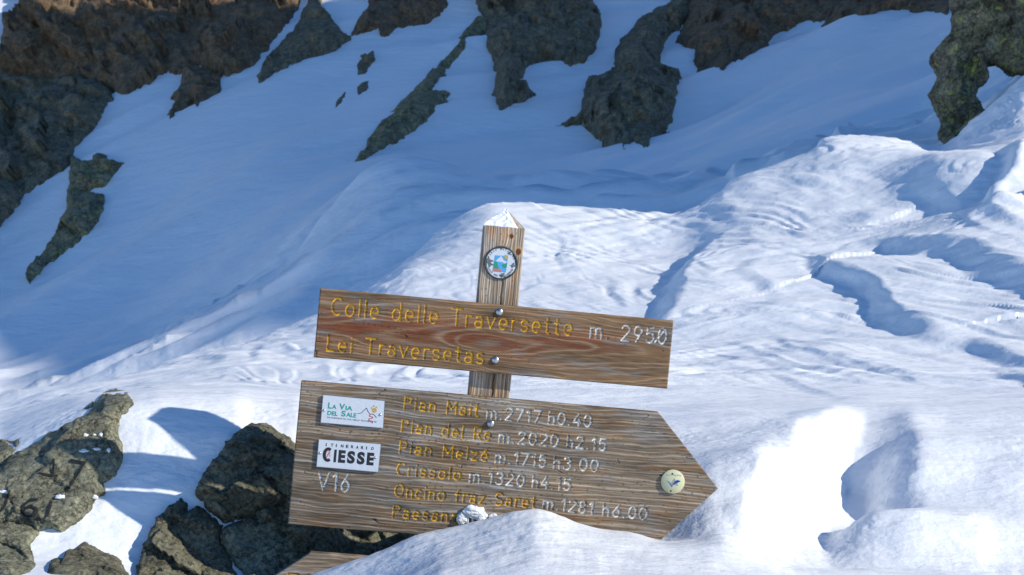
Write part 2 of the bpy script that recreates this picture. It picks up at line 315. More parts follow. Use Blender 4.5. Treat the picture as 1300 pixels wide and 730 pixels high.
def detail_z(x, y, z):
    """wind relief on top of the base form (all in world metres)"""
    u = CU+FPX*x/y
    dz = np.zeros_like(x)
    jx = 0.12*fbm(x*1.1, y*1.1, 3.1, 2, 0.4); jy = 0.12*fbm(x*1.1, y*1.1, 9.4, 2, 0.4)
    for (bu, bv, bm, rx, ry, bh) in BUMPS:
        c = ground_at(bu, bv, ymin=bm)[0]; rr = ((x-c[0])/rx)**2+((y-c[1])/ry)**2 + (jx+jy)*0.8
        dz += bh*np.exp(-np.maximum(rr, 0)**1.3)
    for L in LEDGES:
        P = L['w3']; m = 3.2*max(L['dec'], L['dec2'])
        sel = (x > P[:, 0].min()-m) & (x < P[:, 0].max()+m) & (y > P[:, 1].min()-m) & (y < P[:, 1].max()+m)
        if not sel.any(): continue
        sc_ = min(1.0, 8*L['w']+0.25)
        s, t = poly_dist(x[sel]+jx[sel]*sc_, y[sel]+jy[sel]*sc_, P)
        # distance beyond the ends fades through t taper
        tap = sstep(0.0, 0.22, t)*sstep(1.0, 0.78, t); ht = abs(L['h']); s = -s
        hi = ht*np.exp(-np.maximum(s, 0)/L['dec']); lo = abs(L['hol'])*np.exp(np.minimum(s, 0)/L['dec2'])
        k = sstep(-L['w'], L['w']*0.3, s)
        dz[sel] += tap*(hi*k - lo*(1-k))
    mid = sstep(3.4, 4.6, y)*sstep(15.0, 12.0, y)
    # layered crust exposed as low steps that wander over the hill
    wx, wy = x+0.5*fbm(x*0.4, y*0.4, 1.7, 2), y+0.5*fbm(x*0.4, y*0.4, 7.7, 2)
    q = z*0.8 + 0.20*fbm(wx*0.30+3, wy*0.75, z*0.5, 4, 0.42) - 0.05*x
    m1 = sstep(-0.15, 0.35, fbm(x*0.45, y*0.45, 5.0, 3))
    dz += mid*(0.25+0.75*m1)*(terrace(q, 0.075, 0.32)-q)*0.42
    q2 = 0.09*fbm(wx*0.55, wy*2.0, z*2.5, 3, 0.4)+0.02*x
    m2 = sstep(-0.25, 0.3, fbm(x*0.8, y*0.8, 8.0, 3))
    q2 = q2*1.5; dz += mid*m2*(terrace(q2, 0.026, 0.24)-q2)*0.6
    al_, cr_ = 0.45*wx-0.9*wy, 0.9*wx+0.45*wy
    q3 = 0.045*cr_+0.055*fbm(al_*0.35+4, cr_*1.3, 12.3, 3, 0.45); m3 = sstep(-0.3, 0.15, fbm(x*0.7, y*0.7, 18.0, 3))
    dz += mid*m3*(terrace(q3, 0.018, 0.21)-q3)*1.05
    q4 = 0.03*cr_+0.022*fbm(al_*0.7+9, cr_*3.2, 22.3, 3, 0.45); m4 = sstep(-0.25, 0.2, fbm(x*1.2, y*1.2, 28.0, 3))*sstep(10.5, 8.0, y)
    dz += mid*m4*(terrace(q4, 0.0075, 0.32)-q4)*1.15
    dz += mid*0.03*fbm(x*0.8, y*1.5, z*1, 2, 0.4) + mid*0.0025*fbm(x*4, y*5, z*2, 2, 0.5)
    # near drift: soft, with crumbly spots
    nr = sstep(3.8, 3.3, y)
    crumb = sstep(0.05, 0.4, fbm(x*2.2+5, y*2.2, 6.0, 3))
    dz += nr*(0.004*fbm(x*3, y*3, 2.0, 2) + 0.0015*crumb*fbm(x*30, y*30, z*30, 3, 0.6))
    # the shaded slopes: long drift ribs and faint texture
    fr = sstep(13.5, 17.0, y)
    ang = -0.55; xr = x*math.cos(ang)-y*math.sin(ang); yr = x*math.sin(ang)+y*math.cos(ang)
    dz += fr*(0.5*fbm(xr*0.10, yr*0.35, 1.2, 3, 0.45) + 0.05*fbm(xr*0.4, yr*0.8, z*0.5, 2, 0.5))
    rib = sstep(22.0, 18.0, y)*sstep(13.5, 15.0, y)
    dz += rib*0.75*(0.5-np.abs(fbm(x*0.16+2, y*0.8-x*0.10, 6.6, 3, 0.4)))
    q5 = 0.30*fbm(x*0.14+3, y*0.55-x*0.08, 31.0, 3, 0.45); dz += rib*(terrace(q5, 0.10, 0.12)-q5)*0.8
    return dz

uin = np.concatenate([np.arange(-900, -40, 14), np.arange(-40, 1340, 1.7), np.arange(1340, 2200, 14)])
yl = [0.9]
while yl[-1] < 110:
    y0 = yl[-1]
    st = 0.018 if y0 < 2.0 else 0.004 if y0 < 2.36 else 0.0017 if y0 < 3.35 else 0.0028 if y0 < 12 else 0.0075 if y0 < 24 else 0.012 if y0 < 50 else 0.06
    yl.append(y0*math.exp(st))
yl = np.array(yl)
YY, UU = np.meshgrid(yl, uin, indexing='ij'); XX = (UU-CU)/FPX*YY
ZB = base_z(XX, YY); ZZ = ZB + detail_z(XX, YY, ZB)
e_r, e_c = np.gradient(np.stack([XX, YY, ZZ], -1), axis=(0, 1)); nrm = np.cross(e_c, e_r); nrm /= np.linalg.norm(nrm, axis=-1, keepdims=True)+1e-12
nrm *= np.sign(nrm[..., 2:3]+1e-9)
near_ = YY < 16; amp = np.zeros_like(ZZ); xs, ys, zs = XX[near_], YY[near_], ZZ[near_]
steep = 1-nrm[..., 2][near_]
ns_ = sstep(4.0, 3.3, ys)
amp[near_] = ns_*((0.006+0.022*steep)*fbm(xs*5, ys*5, zs*5, 3, 0.45)*sstep(0.05, 0.3, steep) + 0.0014*fbm(xs*28, ys*28, zs*28, 3, 0.6)*(0.35+2.2*steep)) + (1-ns_)*((0.0015+0.055*steep)*fbm(xs*2.5, ys*2.5, zs*6, 3, 0.5))
PP = np.stack([XX, YY, ZZ], -1)+nrm*amp[..., None]; XX0 = XX; XX, YY, ZZ = PP[..., 0], PP[..., 1], PP[..., 2]
VREAL = CV - ZZ*FPX/YY
snow_me = mesh_np('snow_slope', np.stack([XX, YY, ZZ], -1).reshape(-1, 3), grid_quads(*XX.shape))
link('snow_slope', snow_me, SNOW, kind='structure', smooth=True)
def snow_at(u, v, ymin=1.0, ymax=60.0):
    """first point of the finished snow surface on a line of sight"""
    u = np.atleast_1d(np.asarray(u, float)); v = np.atleast_1d(np.asarray(v, float)); r0, r1 = np.searchsorted(yl, ymin), np.searchsorted(yl, ymax)
    Ys = yl[r0:r1]; out = np.empty(len(u)); fi = np.interp(u, uin, np.arange(len(uin))); a0 = np.clip(fi.astype(int), 0, len(uin)-2); fr = fi-a0
    for s in range(0, len(u), 20000):
        a, f = a0[s:s+20000], fr[s:s+20000]; V = (VREAL[r0:r1, a]*(1-f)+VREAL[r0:r1, a+1]*f).T; vv = v[s:s+20000]
        hit = V <= vv[:, None]; k = np.where(hit.any(1), np.argmax(hit, 1), len(Ys)-1); r = np.arange(len(a)); k0 = np.maximum(k-1, 0)
        p, q = V[r, k0], V[r, k]; t = np.clip(np.where(np.abs(p-q) > 1e-6, (p-vv)/(p-q+1e-9), 0), 0, 1); out[s:s+20000] = Ys[k0]*(1-t)+Ys[k]*t
    return np.stack([(u-CU)/FPX*out, out, (CV-v)/FPX*out], 1)
print('terrain verts', XX.size)
# the col behind and beside the camera
gx, gy = np.meshgrid(np.linspace(-120, 120, 120), np.linspace(-140, 6, 90))
gz = -0.95 + 0.25*fbm(gx*0.15, gy*0.15, 2.0, 4)
gz = np.where(np.hypot(gx, gy) < 3, -0.9, gz) - 2.5*sstep(-0.5, 4.0, gy)
link('snow_ground', mesh_np('snow_ground', np.stack([gx, gy, gz], -1).reshape(-1, 3), grid_quads(*gx.shape)), SNOW, kind='structure', smooth=True)

# unseen ridge right of the view, crest shaped to shade slopes behind the sunlit hill
tb = np.linspace(-18, 18, 60); bb = np.concatenate([np.linspace(11.0, 16, 60), np.linspace(16.5, 75, 120)])
BB, TB = np.meshgrid(bb, tb)
edge = 12.4 + 0.25*fbm(TB*0.4, BB*0.02, 1.0, 3)
H = np.where(BB < edge, -30, 0) + np.interp(BB, [12.2, 14.5, 16.0, 17.2, 18.2, 20.0, 23.0, 27.0, 32.0, 38.0, 43.0, 55.0, 75.0], [4.15, 5.25, 6.5, 7.6, 9.8, 14.8, 18.0, 24.0, 31.8, 22.0, 16.0, 11.0, 8.0]) + 0.25*fbm(BB*1.2, TB*0.1, 2.0, 4) + sstep(18, 22, BB)*1.2*fbm(BB*0.2, TB*0.1, 5.0, 4)
RZ = (H + 45*math.tan(SUN_EL) + 8)*(1-np.abs(TB)/18)**0.8 - 8 + np.where(np.abs(TB) > 4, 1.2*fbm(BB*0.3, TB*0.3, 4.0, 4), 0)
RZ = np.maximum(RZ, -8)
TT = 45 + TB
ax, ay = math.sin(SUN_AZ), -math.cos(SUN_AZ)
RX = TT*ax + BB*(-ay); RY = TT*ay + BB*ax
link('unseen_ridge', mesh_np('unseen_ridge', np.stack([RX, RY, RZ], -1).reshape(-1, 3), grid_quads(*RX.shape)), RIDGE, kind='structure')

# ------------------------------------------------------------------ rocks
def sdf(px, py, P):
    """signed distance to a closed polygon, positive inside"""
    P = np.asarray(P, float); Q = np.roll(P, -1, 0); best = np.full(px.shape, 1e9); ins = np.zeros(px.shape, bool)
    for a, b in zip(P, Q):
        d = b-a; t = np.clip(((px-a[0])*d[0]+(py-a[1])*d[1])/((d**2).sum()+1e-9), 0, 1)
        best = np.minimum(best, np.hypot(px-(a[0]+t*d[0]), py-(a[1]+t*d[1])))
        c = ((a[1] > py) != (b[1] > py)) & (px < (b[0]-a[0])*(py-a[1])/((b[1]-a[1]) if b[1] != a[1] else 1e-9)+a[0]); ins ^= c
    return np.where(ins, best, -best)

def facets(P3, scale, seed, aniso=(1, 1.8, 0.5)):
    """broken-rock relief: each point takes the plane of its nearest cell"""
    r = np.random.RandomState(seed); Q = P3*scale*np.array(aniso); C = np.floor(Q).astype(int)
    best = np.full(len(Q), 1e9); val = np.zeros(len(Q))
    TO = r.rand(4096, 3); TG = r.normal(size=(4096, 3)); TH = r.rand(4096)
    for dx in (-1, 0, 1):
        for dy in (-1, 0, 1):
            for dz in (-1, 0, 1):
                c = C+np.array([dx, dy, dz]); h = (c[:, 0]*73856093 ^ c[:, 1]*19349663 ^ c[:, 2]*83492791) & 4095
                s = c+TO[h]; e = Q-s; d = (e**2).sum(1); m = d < best
                best = np.where(m, d, best); val = np.where(m, TH[h]+0.35*(e*TG[h]).sum(1), val)
    return val

def rock(name, poly, thick, mat, label, seed, ymin, ymax, step=2.2, jit=3.0, name_cat='rock', parent=None, bulge=14.0, push=(0.0, -0.92, 0.38), fs=1.0, amp=1.0, stand=False, lean=None):
    P = np.array(poly, float); lo = P.min(0)-14; hi = P.max(0)+14
    us = np.arange(lo[0], hi[0]+step, step); vs = np.arange(lo[1], hi[1]+step, step)
    U, V = np.meshgrid(us, vs); U, V = U.ravel(), V.ravel()
    jx = jit*fbm(U/14, V/14, seed, 4, 0.6); jy = jit*fbm(U/14+40, V/14, seed, 4, 0.6)
    d = sdf(U+jx, V+jy, P)
    B = snow_at(U, V, ymin, ymax); Ym = np.median(B[d > 0, 1]); px = Ym/FPX
    # smooth the base so small snow forms do not print through
    Bg = B.reshape(len(vs), len(us), 3).copy(); Yg = gsmooth(gsmooth(Bg[..., 1], 2, 0), 2, 1).ravel()
    B = np.stack([(U-CU)/FPX*Yg, Yg, (CV-V)/FPX*Yg], 1)
    QQ = np.stack([(U*0.85+V*0.5)/60, (V*0.85-U*0.5)/60, B[:, 1]/px/60], 1)
    F = facets(QQ + 0.12*np.stack([fbm(U/30, V/30, 1.5), fbm(U/30, V/30, 6.5), fbm(U/30, V/30, 11.5)], 1), 1.0*fs, seed)
    F2 = facets(QQ + 5 + 0.05*np.stack([fbm(U/12, V/12, 1.5), fbm(U/12, V/12, 6.5), fbm(U/12, V/12, 11.5)], 1), 2.7*fs, seed+1)
    n = fbm(U/35, V/35, seed*1.3, 5, 0.55)
    dd = np.maximum(d, 0)
    f = thick*(1-np.exp(-dd/bulge))**0.7 * (0.45+0.95*(F-0.5)*amp+0.475+0.35*F2*amp+0.12*n)
    f = np.where(d > 0, f, d*1.2)
    if lean is not None: f = f + np.where(d > 0, 1, 0)*lean*(1-np.exp(-dd/bulge))*(P[:, 1].max()-V)
    pv = np.array(push); pv = pv/np.linalg.norm(pv)
    if stand:                                   # a free-standing rock: its outline wraps round to the back
        D2 = d.reshape(len(vs), len(us)); gv, gu = np.gradient(gsmooth(gsmooth(D2, 1, 0), 1, 1), step, step); gl = np.hypot(gu, gv)+1e-3
        o_ = np.minimum(d, 0); U2 = U+(-o_*(gu/gl).ravel()); V2 = V+(-o_*(gv/gl).ravel()); Yb = B[:, 1]+(-o_)*px*9
        B = np.stack([(U2-CU)/FPX*Yb, Yb, (CV-V2)/FPX*Yb], 1); f = np.maximum(f, 0)
    W = B + (f*px)[:, None]*pv
    keep = d > -9
    q = grid_quads(len(vs), len(us)); q = q[keep[q].all(1)]
    used = np.unique(q); mp = np.full(len(U), -1); mp[used] = np.arange(len(used))
    me = mesh_np(name, W[used], mp[q][:, ::-1])
    o = link(name, me, mat, parent=parent, label=label, cat=name_cat if parent is None else None)
    return o

FAR = dict(ymin=17.5, ymax=60.0)
NEAR = dict(ymin=2.31, ymax=4.2)
rock('rock_wall', [(-60, -60), (30, -60), (26, 0), (6, 40), (0, 60), (-2, 110), (20, 98), (60, 102), (100, 96), (136, 112), (158, 122), (188, 106), (202, 95), (240, 91), (252, 84), (290, 96), (322, 84), (342, 56), (356, 40), (380, 8), (400, -60)], 34, ROCK_RED,
     'huge rust brown rock wall filling the top left corner', 11, step=2.4, bulge=18, **FAR)
rock('rock_slab', [(-60, 92), (20, 98), (60, 102), (100, 96), (136, 110), (145, 125), (115, 168), (92, 195), (88, 211), (55, 232), (30, 250), (0, 287), (-60, 330)], 30, ROCK_FAR,
     'olive dark rock slab on the left edge below the rust brown wall', 12, bulge=16, **FAR)
rock('rock_spur', [(232, 92), (252, 84), (282, 96), (280, 112), (250, 137), (246, 128), (236, 136), (216, 152), (214, 144), (226, 128), (216, 126), (230, 110)], 14, ROCK_RED,
     'small pointed rock hanging below the middle of the rust brown wall', 13, step=1.8, bulge=7, jit=2, **FAR)
rock('rock_spur', [(90, 197), (104, 205), (118, 202), (126, 196), (136, 198), (134, 205), (160, 205), (132, 236), (108, 245), (130, 246), (134, 268), (112, 296), (90, 315), (56, 340), (36, 359), (32, 350), (68, 302), (84, 272), (86, 240), (88, 212)], 16, ROCK_LICH,
     'long tapering mossy rock pointing down the snow on the left', 14, step=1.8, bulge=8, jit=2.5, **FAR)
rock('rock_outcrop', [(394, -40), (392, 4), (371, 44), (350, 60), (325, 95), (330, 106), (362, 88), (395, 75), (430, 62), (446, 46), (432, 40), (420, 20), (408, 6), (412, -40)], 16, ROCK_FAR,
     'jagged grey rock leaning beside the right end of the rust brown wall', 15, step=1.8, bulge=8, **FAR)
rock('rock_outcrop', [(470, -40), (466, 14), (452, 30), (446, 44), (455, 44), (480, 34), (484, 50), (505, 34), (540, 32), (565, 10), (572, -40)], 16, ROCK_RED,
     'brownish rock at the top edge between snow gullies', 16, step=1.8, bulge=8, **FAR)
rock('rock_tip', [(458, 72), (474, 64), (476, 76), (462, 92), (453, 94)], 6, ROCK_FAR, 'small rock tip poking through shaded snow below the brownish top rock', 17, step=1.3, bulge=4, jit=3, **FAR)
rock('rock_tip', [(454, 108), (468, 102), (466, 112), (456, 120)], 5, ROCK_FAR, 'tiny rock tip just under the other small tip on the shaded slope', 18, step=1.3, bulge=4, jit=2, **FAR)
rock('rock_tip', [(428, 126), (438, 116), (436, 128), (425, 137)], 4, ROCK_FAR, 'tiniest and leftmost rock tip of three on the shaded slope', 19, step=1.3, bulge=4, jit=2, **FAR)
rock('rock_rib', [(606, 22), (590, 40), (575, 64), (528, 112), (482, 158), (452, 205), (478, 192), (505, 180), (540, 156), (571, 116), (547, 116), (562, 94), (598, 48), (622, 40), (622, 24)], 14, ROCK_LICH,
     'long diagonal rock rib running down left from the dark central crag', 20, step=1.8, bulge=8, **FAR)
rock('rock_crag', [(598, -50), (606, 10), (614, 28), (620, 66), (630, 88), (626, 122), (636, 140), (660, 131), (680, 121), (670, 112), (657, 112), (665, 90), (690, 75), (722, 82), (742, 82), (754, 62), (766, 30), (752, 0), (752, -50)], 26, ROCK_FAR,
     'dark grey crag at top centre above the wooden post', 21, bulge=12, **FAR)
rock('boulder', [(862, -40), (856, 0), (812, 24), (782, 60), (778, 94), (746, 102), (736, 144), (728, 152), (706, 160), (740, 157), (756, 176), (790, 188), (822, 182), (853, 155), (856, 134), (864, 95), (852, 86), (836, 84), (842, 54), (872, 24), (885, -40)], 34, ROCK_FAR,
     'big rounded dark boulder hanging over the snow right of the central crag', 22, bulge=16, **FAR)
rock('rock_overhang', [(868, -50), (872, 22), (860, 54), (882, 66), (884, 84), (916, 89), (956, 70), (982, 45), (1026, 28), (1076, 22), (1136, 12), (1170, 15), (1204, 18), (1215, -50)], 26, ROCK_RED,
     'wide brown rock overhang along the top edge above the smooth shaded snow', 23, bulge=12, **FAR)
rock('rock_pillar', [(1204, -50), (1208, 42), (1182, 68), (1180, 82), (1192, 96), (1178, 122), (1186, 140), (1194, 150), (1190, 176), (1206, 188), (1214, 178), (1240, 172), (1256, 152), (1242, 130), (1240, 116), (1254, 98), (1248, 84), (1262, 80), (1282, 97), (1300, 94), (1360, 94), (1360, -50)], 26, ROCK_LICH,
     'lichen covered rock pillar in the top right corner', 24, ymin=11.8, ymax=13.2, bulge=12, stand=True)
# near rocks below and left of the signpost
rk_letters = rock('painted_rock', [(18, 578), (60, 553), (96, 536), (122, 519), (104, 520), (112, 514), (140, 500), (165, 502), (170, 514), (154, 527), (148, 546), (152, 562), (155, 582), (148, 602), (130, 613), (132, 626), (118, 642), (104, 660), (84, 672), (50, 673), (20, 664), (-50, 660), (-50, 610), (0, 596)], 20, ROCK_NEAR,
     'large olive rock at lower left with faded black painted strokes', 31, step=1.7, bulge=5.5, fs=0.7, amp=0.45, **NEAR)
rock('rock', [(-50, 560), (0, 560), (26, 557), (26, 566), (14, 578), (0, 598), (-50, 602)], 12, ROCK_NEAR, 'small olive rock on the left edge above the painted rock', 32, bulge=3.9, **NEAR)
rock('rock', [(-50, 664), (20, 662), (46, 670), (50, 674), (38, 692), (44, 716), (38, 735), (44, 790), (-50, 790)], 14, ROCK_NEAR, 'blocky olive rock in the bottom left corner under the painted rock', 33, bulge=4.4, **NEAR)
rock('rock', [(58, 728), (66, 710), (80, 712), (82, 700), (110, 689), (150, 709), (163, 730), (172, 800), (50, 800)], 16, ROCK_DARK, 'low dark rock at the bottom edge rising out of a snow tongue', 34, bulge=5.0, **NEAR)
rock('boulder', [(320, 538), (336, 537), (356, 549), (378, 566), (420, 590), (430, 640), (380, 640), (340, 650), (318, 657), (296, 663), (286, 665), (264, 649), (250, 633), (251, 619), (264, 594), (274, 584), (286, 566), (305, 547)], 26, ROCK_DARK,
     'rounded dark green boulder just left of the arrow board', 35, step=1.7, bulge=7.7, fs=0.7, **NEAR)
rock('rock', [(230, 631), (240, 640), (239, 650), (252, 642), (266, 652), (282, 668), (280, 690), (292, 712), (302, 735), (300, 800), (160, 800), (174, 730), (184, 692), (200, 660), (218, 641)], 20, ROCK_DARK,
     'shaded rock below the rounded boulder at the bottom edge', 36, step=1.8, bulge=5.5, fs=0.8, **NEAR)
rock('rock', [(284, 668), (296, 664), (318, 656), (340, 646), (376, 630), (430, 632), (540, 650), (580, 700), (560, 800), (300, 800), (312, 730), (290, 705), (280, 690)], 22, ROCK_NEAR,
     'broad olive rock behind the lower edge of the arrow board', 37, step=1.8, bulge=5.5, fs=0.8, **NEAR)

# ------------------------------------------------------------------ signpost
RHO, PSI = math.radians(5.3), math.radians(3.0)
S_O = Vector(((640-CU)/FPX*2.4, 2.4, (CV-430)/FPX*2.4))
S_M = Matrix.Translation(S_O) @ Matrix.Rotation(PSI, 4, 'Z') @ Matrix.Rotation(RHO, 4, 'Y')
S_I = S_M.inverted()
K = 2.4/FPX                                        # metres per photo pixel at the sign

def S(u, v, yo=0.0):
    """photo pixel -> local X, Z on the sign plane"""
    d = (S_I.to_3x3() @ Vector(((u-CU)/FPX, 1, (CV-v)/FPX))); o = S_I @ Vector((0, 0, 0))
    t = (yo-o.y)/d.y; p = o+d*t
    return p.x, p.z

def arc(cx, cy, rx, ry, a0, a1, n=12):
    return [(cx+rx*math.cos(math.radians(a0+(a1-a0)*i/n)), cy+ry*math.sin(math.radians(a0+(a1-a0)*i/n))) for i in range(n+1)]
XH = 0.66
def bowl(cx=0.25, w=0.25, h=XH): return arc(cx, h/2, w, h/2, 0, 360, 16)
GL = {
 'C': (0.62, [arc(0.36, 0.5, 0.33, 0.5, 52, 308, 16)]), 'O': (0.7, [arc(0.35, 0.5, 0.33, 0.5, 0, 360, 20)]),
 'L': (0.5, [[(0.05, 1), (0.05, 0), (0.48, 0)]]), 'T': (0.62, [[(0, 1), (0.62, 1)], [(0.31, 1), (0.31, 0)]]),
 'P': (0.58, [[(0.05, 0), (0.05, 1)]+[(0.3, 1)]+arc(0.3, 0.74, 0.25, 0.26, 90, -90, 8)+[(0.05, 0.48)]]),
 'R': (0.6, [[(0.05, 0), (0.05, 1)]+[(0.3, 1)]+arc(0.3, 0.74, 0.25, 0.26, 90, -90, 8)+[(0.05, 0.48)], [(0.3, 0.48), (0.58, 0)]]),
 'M': (0.76, [[(0.04, 0), (0.04, 1), (0.38, 0.35), (0.72, 1), (0.72, 0)]]), 'V': (0.66, [[(0, 1), (0.33, 0), (0.66, 1)]]),
 'S': (0.6, [arc(0.3, 0.745, 0.26, 0.255, 30, 270, 12)[:-1]+arc(0.3, 0.25, 0.28, 0.25, 90, -150, 12)]),
 'a': (0.5, [arc(0.24, 0.44, 0.2, 0.22, 140, 0, 8)+[(0.44, 0)], arc(0.23, 0.19, 0.21, 0.19, 0, 360, 12)]),
 'c': (0.46, [arc(0.26, XH/2, 0.23, XH/2, 50, 310, 12)]), 'o': (0.54, [bowl(0.27)]),
 'd': (0.54, [bowl(0.25, 0.23), [(0.49, 1), (0.49, 0)]]), 'e': (0.52, [[(0.05, 0.33), (0.48, 0.33)]+arc(0.26, XH/2, 0.23, XH/2, 0, 305, 14)]),
 'f': (0.36, [[(0.14, 0), (0.14, 0.7)]+arc(0.29, 0.7, 0.15, 0.24, 180, 90, 5), [(0, 0.6), (0.32, 0.6)]]),
 'h': (0.5, [[(0.05, 0), (0.05, 1)], [(0.05, 0.4)]+arc(0.25, 0.42, 0.2, 0.24, 180, 0, 8)+[(0.45, 0)]]),
 'i': (0.12, [[(0.06, 0), (0.06, 0.60)], [(0.06, 0.92), (0.06, 0.94)]]), 'l': (0.12, [[(0.06, 0), (0.06, 1)]]),
 'm': (0.8, [[(0.05, 0), (0.05, XH)], [(0.05, 0.46)]+arc(0.225, 0.46, 0.175, 0.2, 180, 0, 7)+[(0.4, 0)], [(0.4, 0.46)]+arc(0.575, 0.46, 0.175, 0.2, 180, 0, 7)+[(0.75, 0)]]),
 'n': (0.5, [[(0.05, 0), (0.05, XH)], [(0.05, 0.42)]+arc(0.25, 0.42, 0.2, 0.24, 180, 0, 8)+[(0.45, 0)]]),
 'r': (0.34, [[(0.05, 0), (0.05, XH)], [(0.05, 0.4)]+arc(0.25, 0.42, 0.2, 0.24, 180, 60, 5)]),
 's': (0.46, [arc(0.23, 0.49, 0.19, 0.17, 30, 270, 9)[:-1]+arc(0.23, 0.165, 0.2, 0.165, 90, -150, 9)]),
 't': (0.36, [[(0.15, 0.9), (0.15, 0.12)]+arc(0.25, 0.12, 0.1, 0.12, 180, 270, 4)+[(0.32, 0)], [(0, XH), (0.32, XH)]]),
 'v': (0.5, [[(0, XH), (0.25, 0), (0.5, XH)]]), 'z': (0.48, [[(0.02, XH), (0.46, XH), (0.02, 0), (0.48, 0)]]),
 '0': (0.56, [arc(0.28, 0.5, 0.25, 0.5, 0, 360, 18)]), '1': (0.32, [[(0.04, 0.78), (0.24, 1), (0.24, 0)]]),
 '2': (0.56, [arc(0.28, 0.73, 0.24, 0.27, 165, -25, 9)+[(0.03, 0), (0.53, 0)]]), '3': (0.54, [arc(0.26, 0.76, 0.22, 0.24, 150, -80, 9)+arc(0.26, 0.27, 0.25, 0.27, 80, -150, 10)]),
 '4': (0.58, [[(0.36, 1), (0.02, 0.3), (0.56, 0.3)], [(0.42, 0.55), (0.42, 0)]]), '5': (0.54, [[(0.48, 1), (0.1, 1), (0.06, 0.55)]+arc(0.27, 0.33, 0.24, 0.33, 120, -145, 10)]),
 '6': (0.54, [[(0.42, 1), (0.12, 0.5)]+arc(0.28, 0.3, 0.23, 0.3, 160, -200, 14)]), '7': (0.54, [[(0.02, 1), (0.52, 1), (0.18, 0)]]),
 '8': (0.54, [arc(0.27, 0.75, 0.2, 0.24, 0, 360, 12), arc(0.27, 0.26, 0.24, 0.26, 0, 360, 14)]),
 '9': (0.54, [arc(0.27, 0.7, 0.23, 0.3, -20, 340, 14)+[(0.49, 0.6), (0.18, 0)]]), '.': (0.16, [[(0.07, 0.02), (0.09, 0.02)]]), ' ': (0.34, []),
}
GL['é'] = (0.52, GL['e'][1]+[[(0.22, 0.78), (0.36, 0.94)]])

def text_strokes(txt, p0, p1, cap):
    """centre lines of a routed text between two photo pixels (baseline start and end)"""
    (x0, z0), (x1, z1) = S(*p0), S(*p1); capm = cap*K; gap = 0.24
    adv = sum(GL[c][0] for c in txt)+gap*(len(txt)-1); L = math.hypot(x1-x0, z1-z0); sx = L/adv
    ex, ez = (x1-x0)/L, (z1-z0)/L; out = []; pen = 0
    for c in txt:
        wg, strokes = GL[c]
        for s in strokes:
            out.append(np.array([(x0+ex*(pen+a)*sx-ez*b*capm, z0+ez*(pen+a)*sx+ex*b*capm) for a, b in s]))
        pen += wg+gap
    return out

def words(txt, p0, p1, cap):
    '''one entry per word, so that each word is a part of its own'''
    gap = 0.24; adv = sum(GL[c][0] for c in txt)+gap*(len(txt)-1); pen = 0; out = []; cur = ''; start = 0
    al = text_strokes(txt, p0, p1, cap); n = 0
    for c in txt+' ':
        if c == ' ':
            if cur: out.append((cur, al[start:n]))
            cur = ''; start = n
        else: cur += c; n += len(GL[c][1])
    return out

def stroke_dist(X, Z, strokes, reach):
    D = np.full(X.shape, 9.0); 
    for s in strokes:
        lo, hi = s.min(0)-reach, s.max(0)+reach
        idx = np.nonzero((X > lo[0]) & (X < hi[0]) & (Z > lo[1]) & (Z < hi[1]))[0]
        if not len(idx): continue
        x, z = X[idx], Z[idx]; d = D[idx]
        for a, b in zip(s[:-1], s[1:]):
            e = b-a; t = np.clip(((x-a[0])*e[0]+(z-a[1])*e[1])/((e**2).sum()+1e-12), 0, 1)
            d = np.minimum(d, np.hypot(x-a[0]-t*e[0], z-a[1]-t*e[1]))
        D[idx] = d
    return D

def wood_mat():
    m, nt, p = mat_new('weathered_wood'); L = nt.links
    at = N(nt, 'ShaderNodeAttribute', attribute_name='albedo'); tc = N(nt, 'ShaderNodeTexCoord')
    g = N(nt, 'ShaderNodeAttribute', attribute_name='along'); 
    cx = N(nt, 'ShaderNodeCombineXYZ'); sp = N(nt, 'ShaderNodeSeparateXYZ'); L.new(tc.outputs['Object'], sp.inputs[0])
    mp = N(nt, 'ShaderNodeMapping'); mp.inputs['Scale'].default_value = (14, 400, 700)
    L.new(g.outputs['Vector'], mp.inputs['Vector']); no = N(nt, 'ShaderNodeTexNoise', Scale=1.0, Detail=4.0, Roughness=0.6); L.new(mp.outputs[0], no.inputs['Vector'])
    mr = N(nt, 'ShaderNodeMapRange'); mr.inputs['From Min'].default_value = 0.3; mr.inputs['From Max'].default_value = 0.7; mr.inputs['To Min'].default_value = 0.72; mr.inputs['To Max'].default_value = 1.2
    L.new(no.outputs[0], mr.inputs['Value']); mx = N(nt, 'ShaderNodeMix', data_type='RGBA', blend_type='MULTIPLY'); mx.inputs[0].default_value = 1.0
    L.new(at.outputs['Color'], mx.inputs[6]); L.new(mr.outputs[0], mx.inputs[7]); L.new(mx.outputs[2], p.inputs['Base Color'])
    p.inputs['Roughness'].default_value = 0.8; p.inputs['Specular IOR Level'].default_value = 0.25
    b = N(nt, 'ShaderNodeBump', Strength=0.6, Distance=0.0008); L.new(no.outputs[0], b.inputs['Height']); L.new(b.outputs[0], p.inputs['Normal'])
    return m
WOOD = wood_mat()

def srgb(r, g, b): return np.array([((c/255.0+0.055)/1.055)**2.4 if c > 10 else c/255/12.92 for c in (r, g, b)])

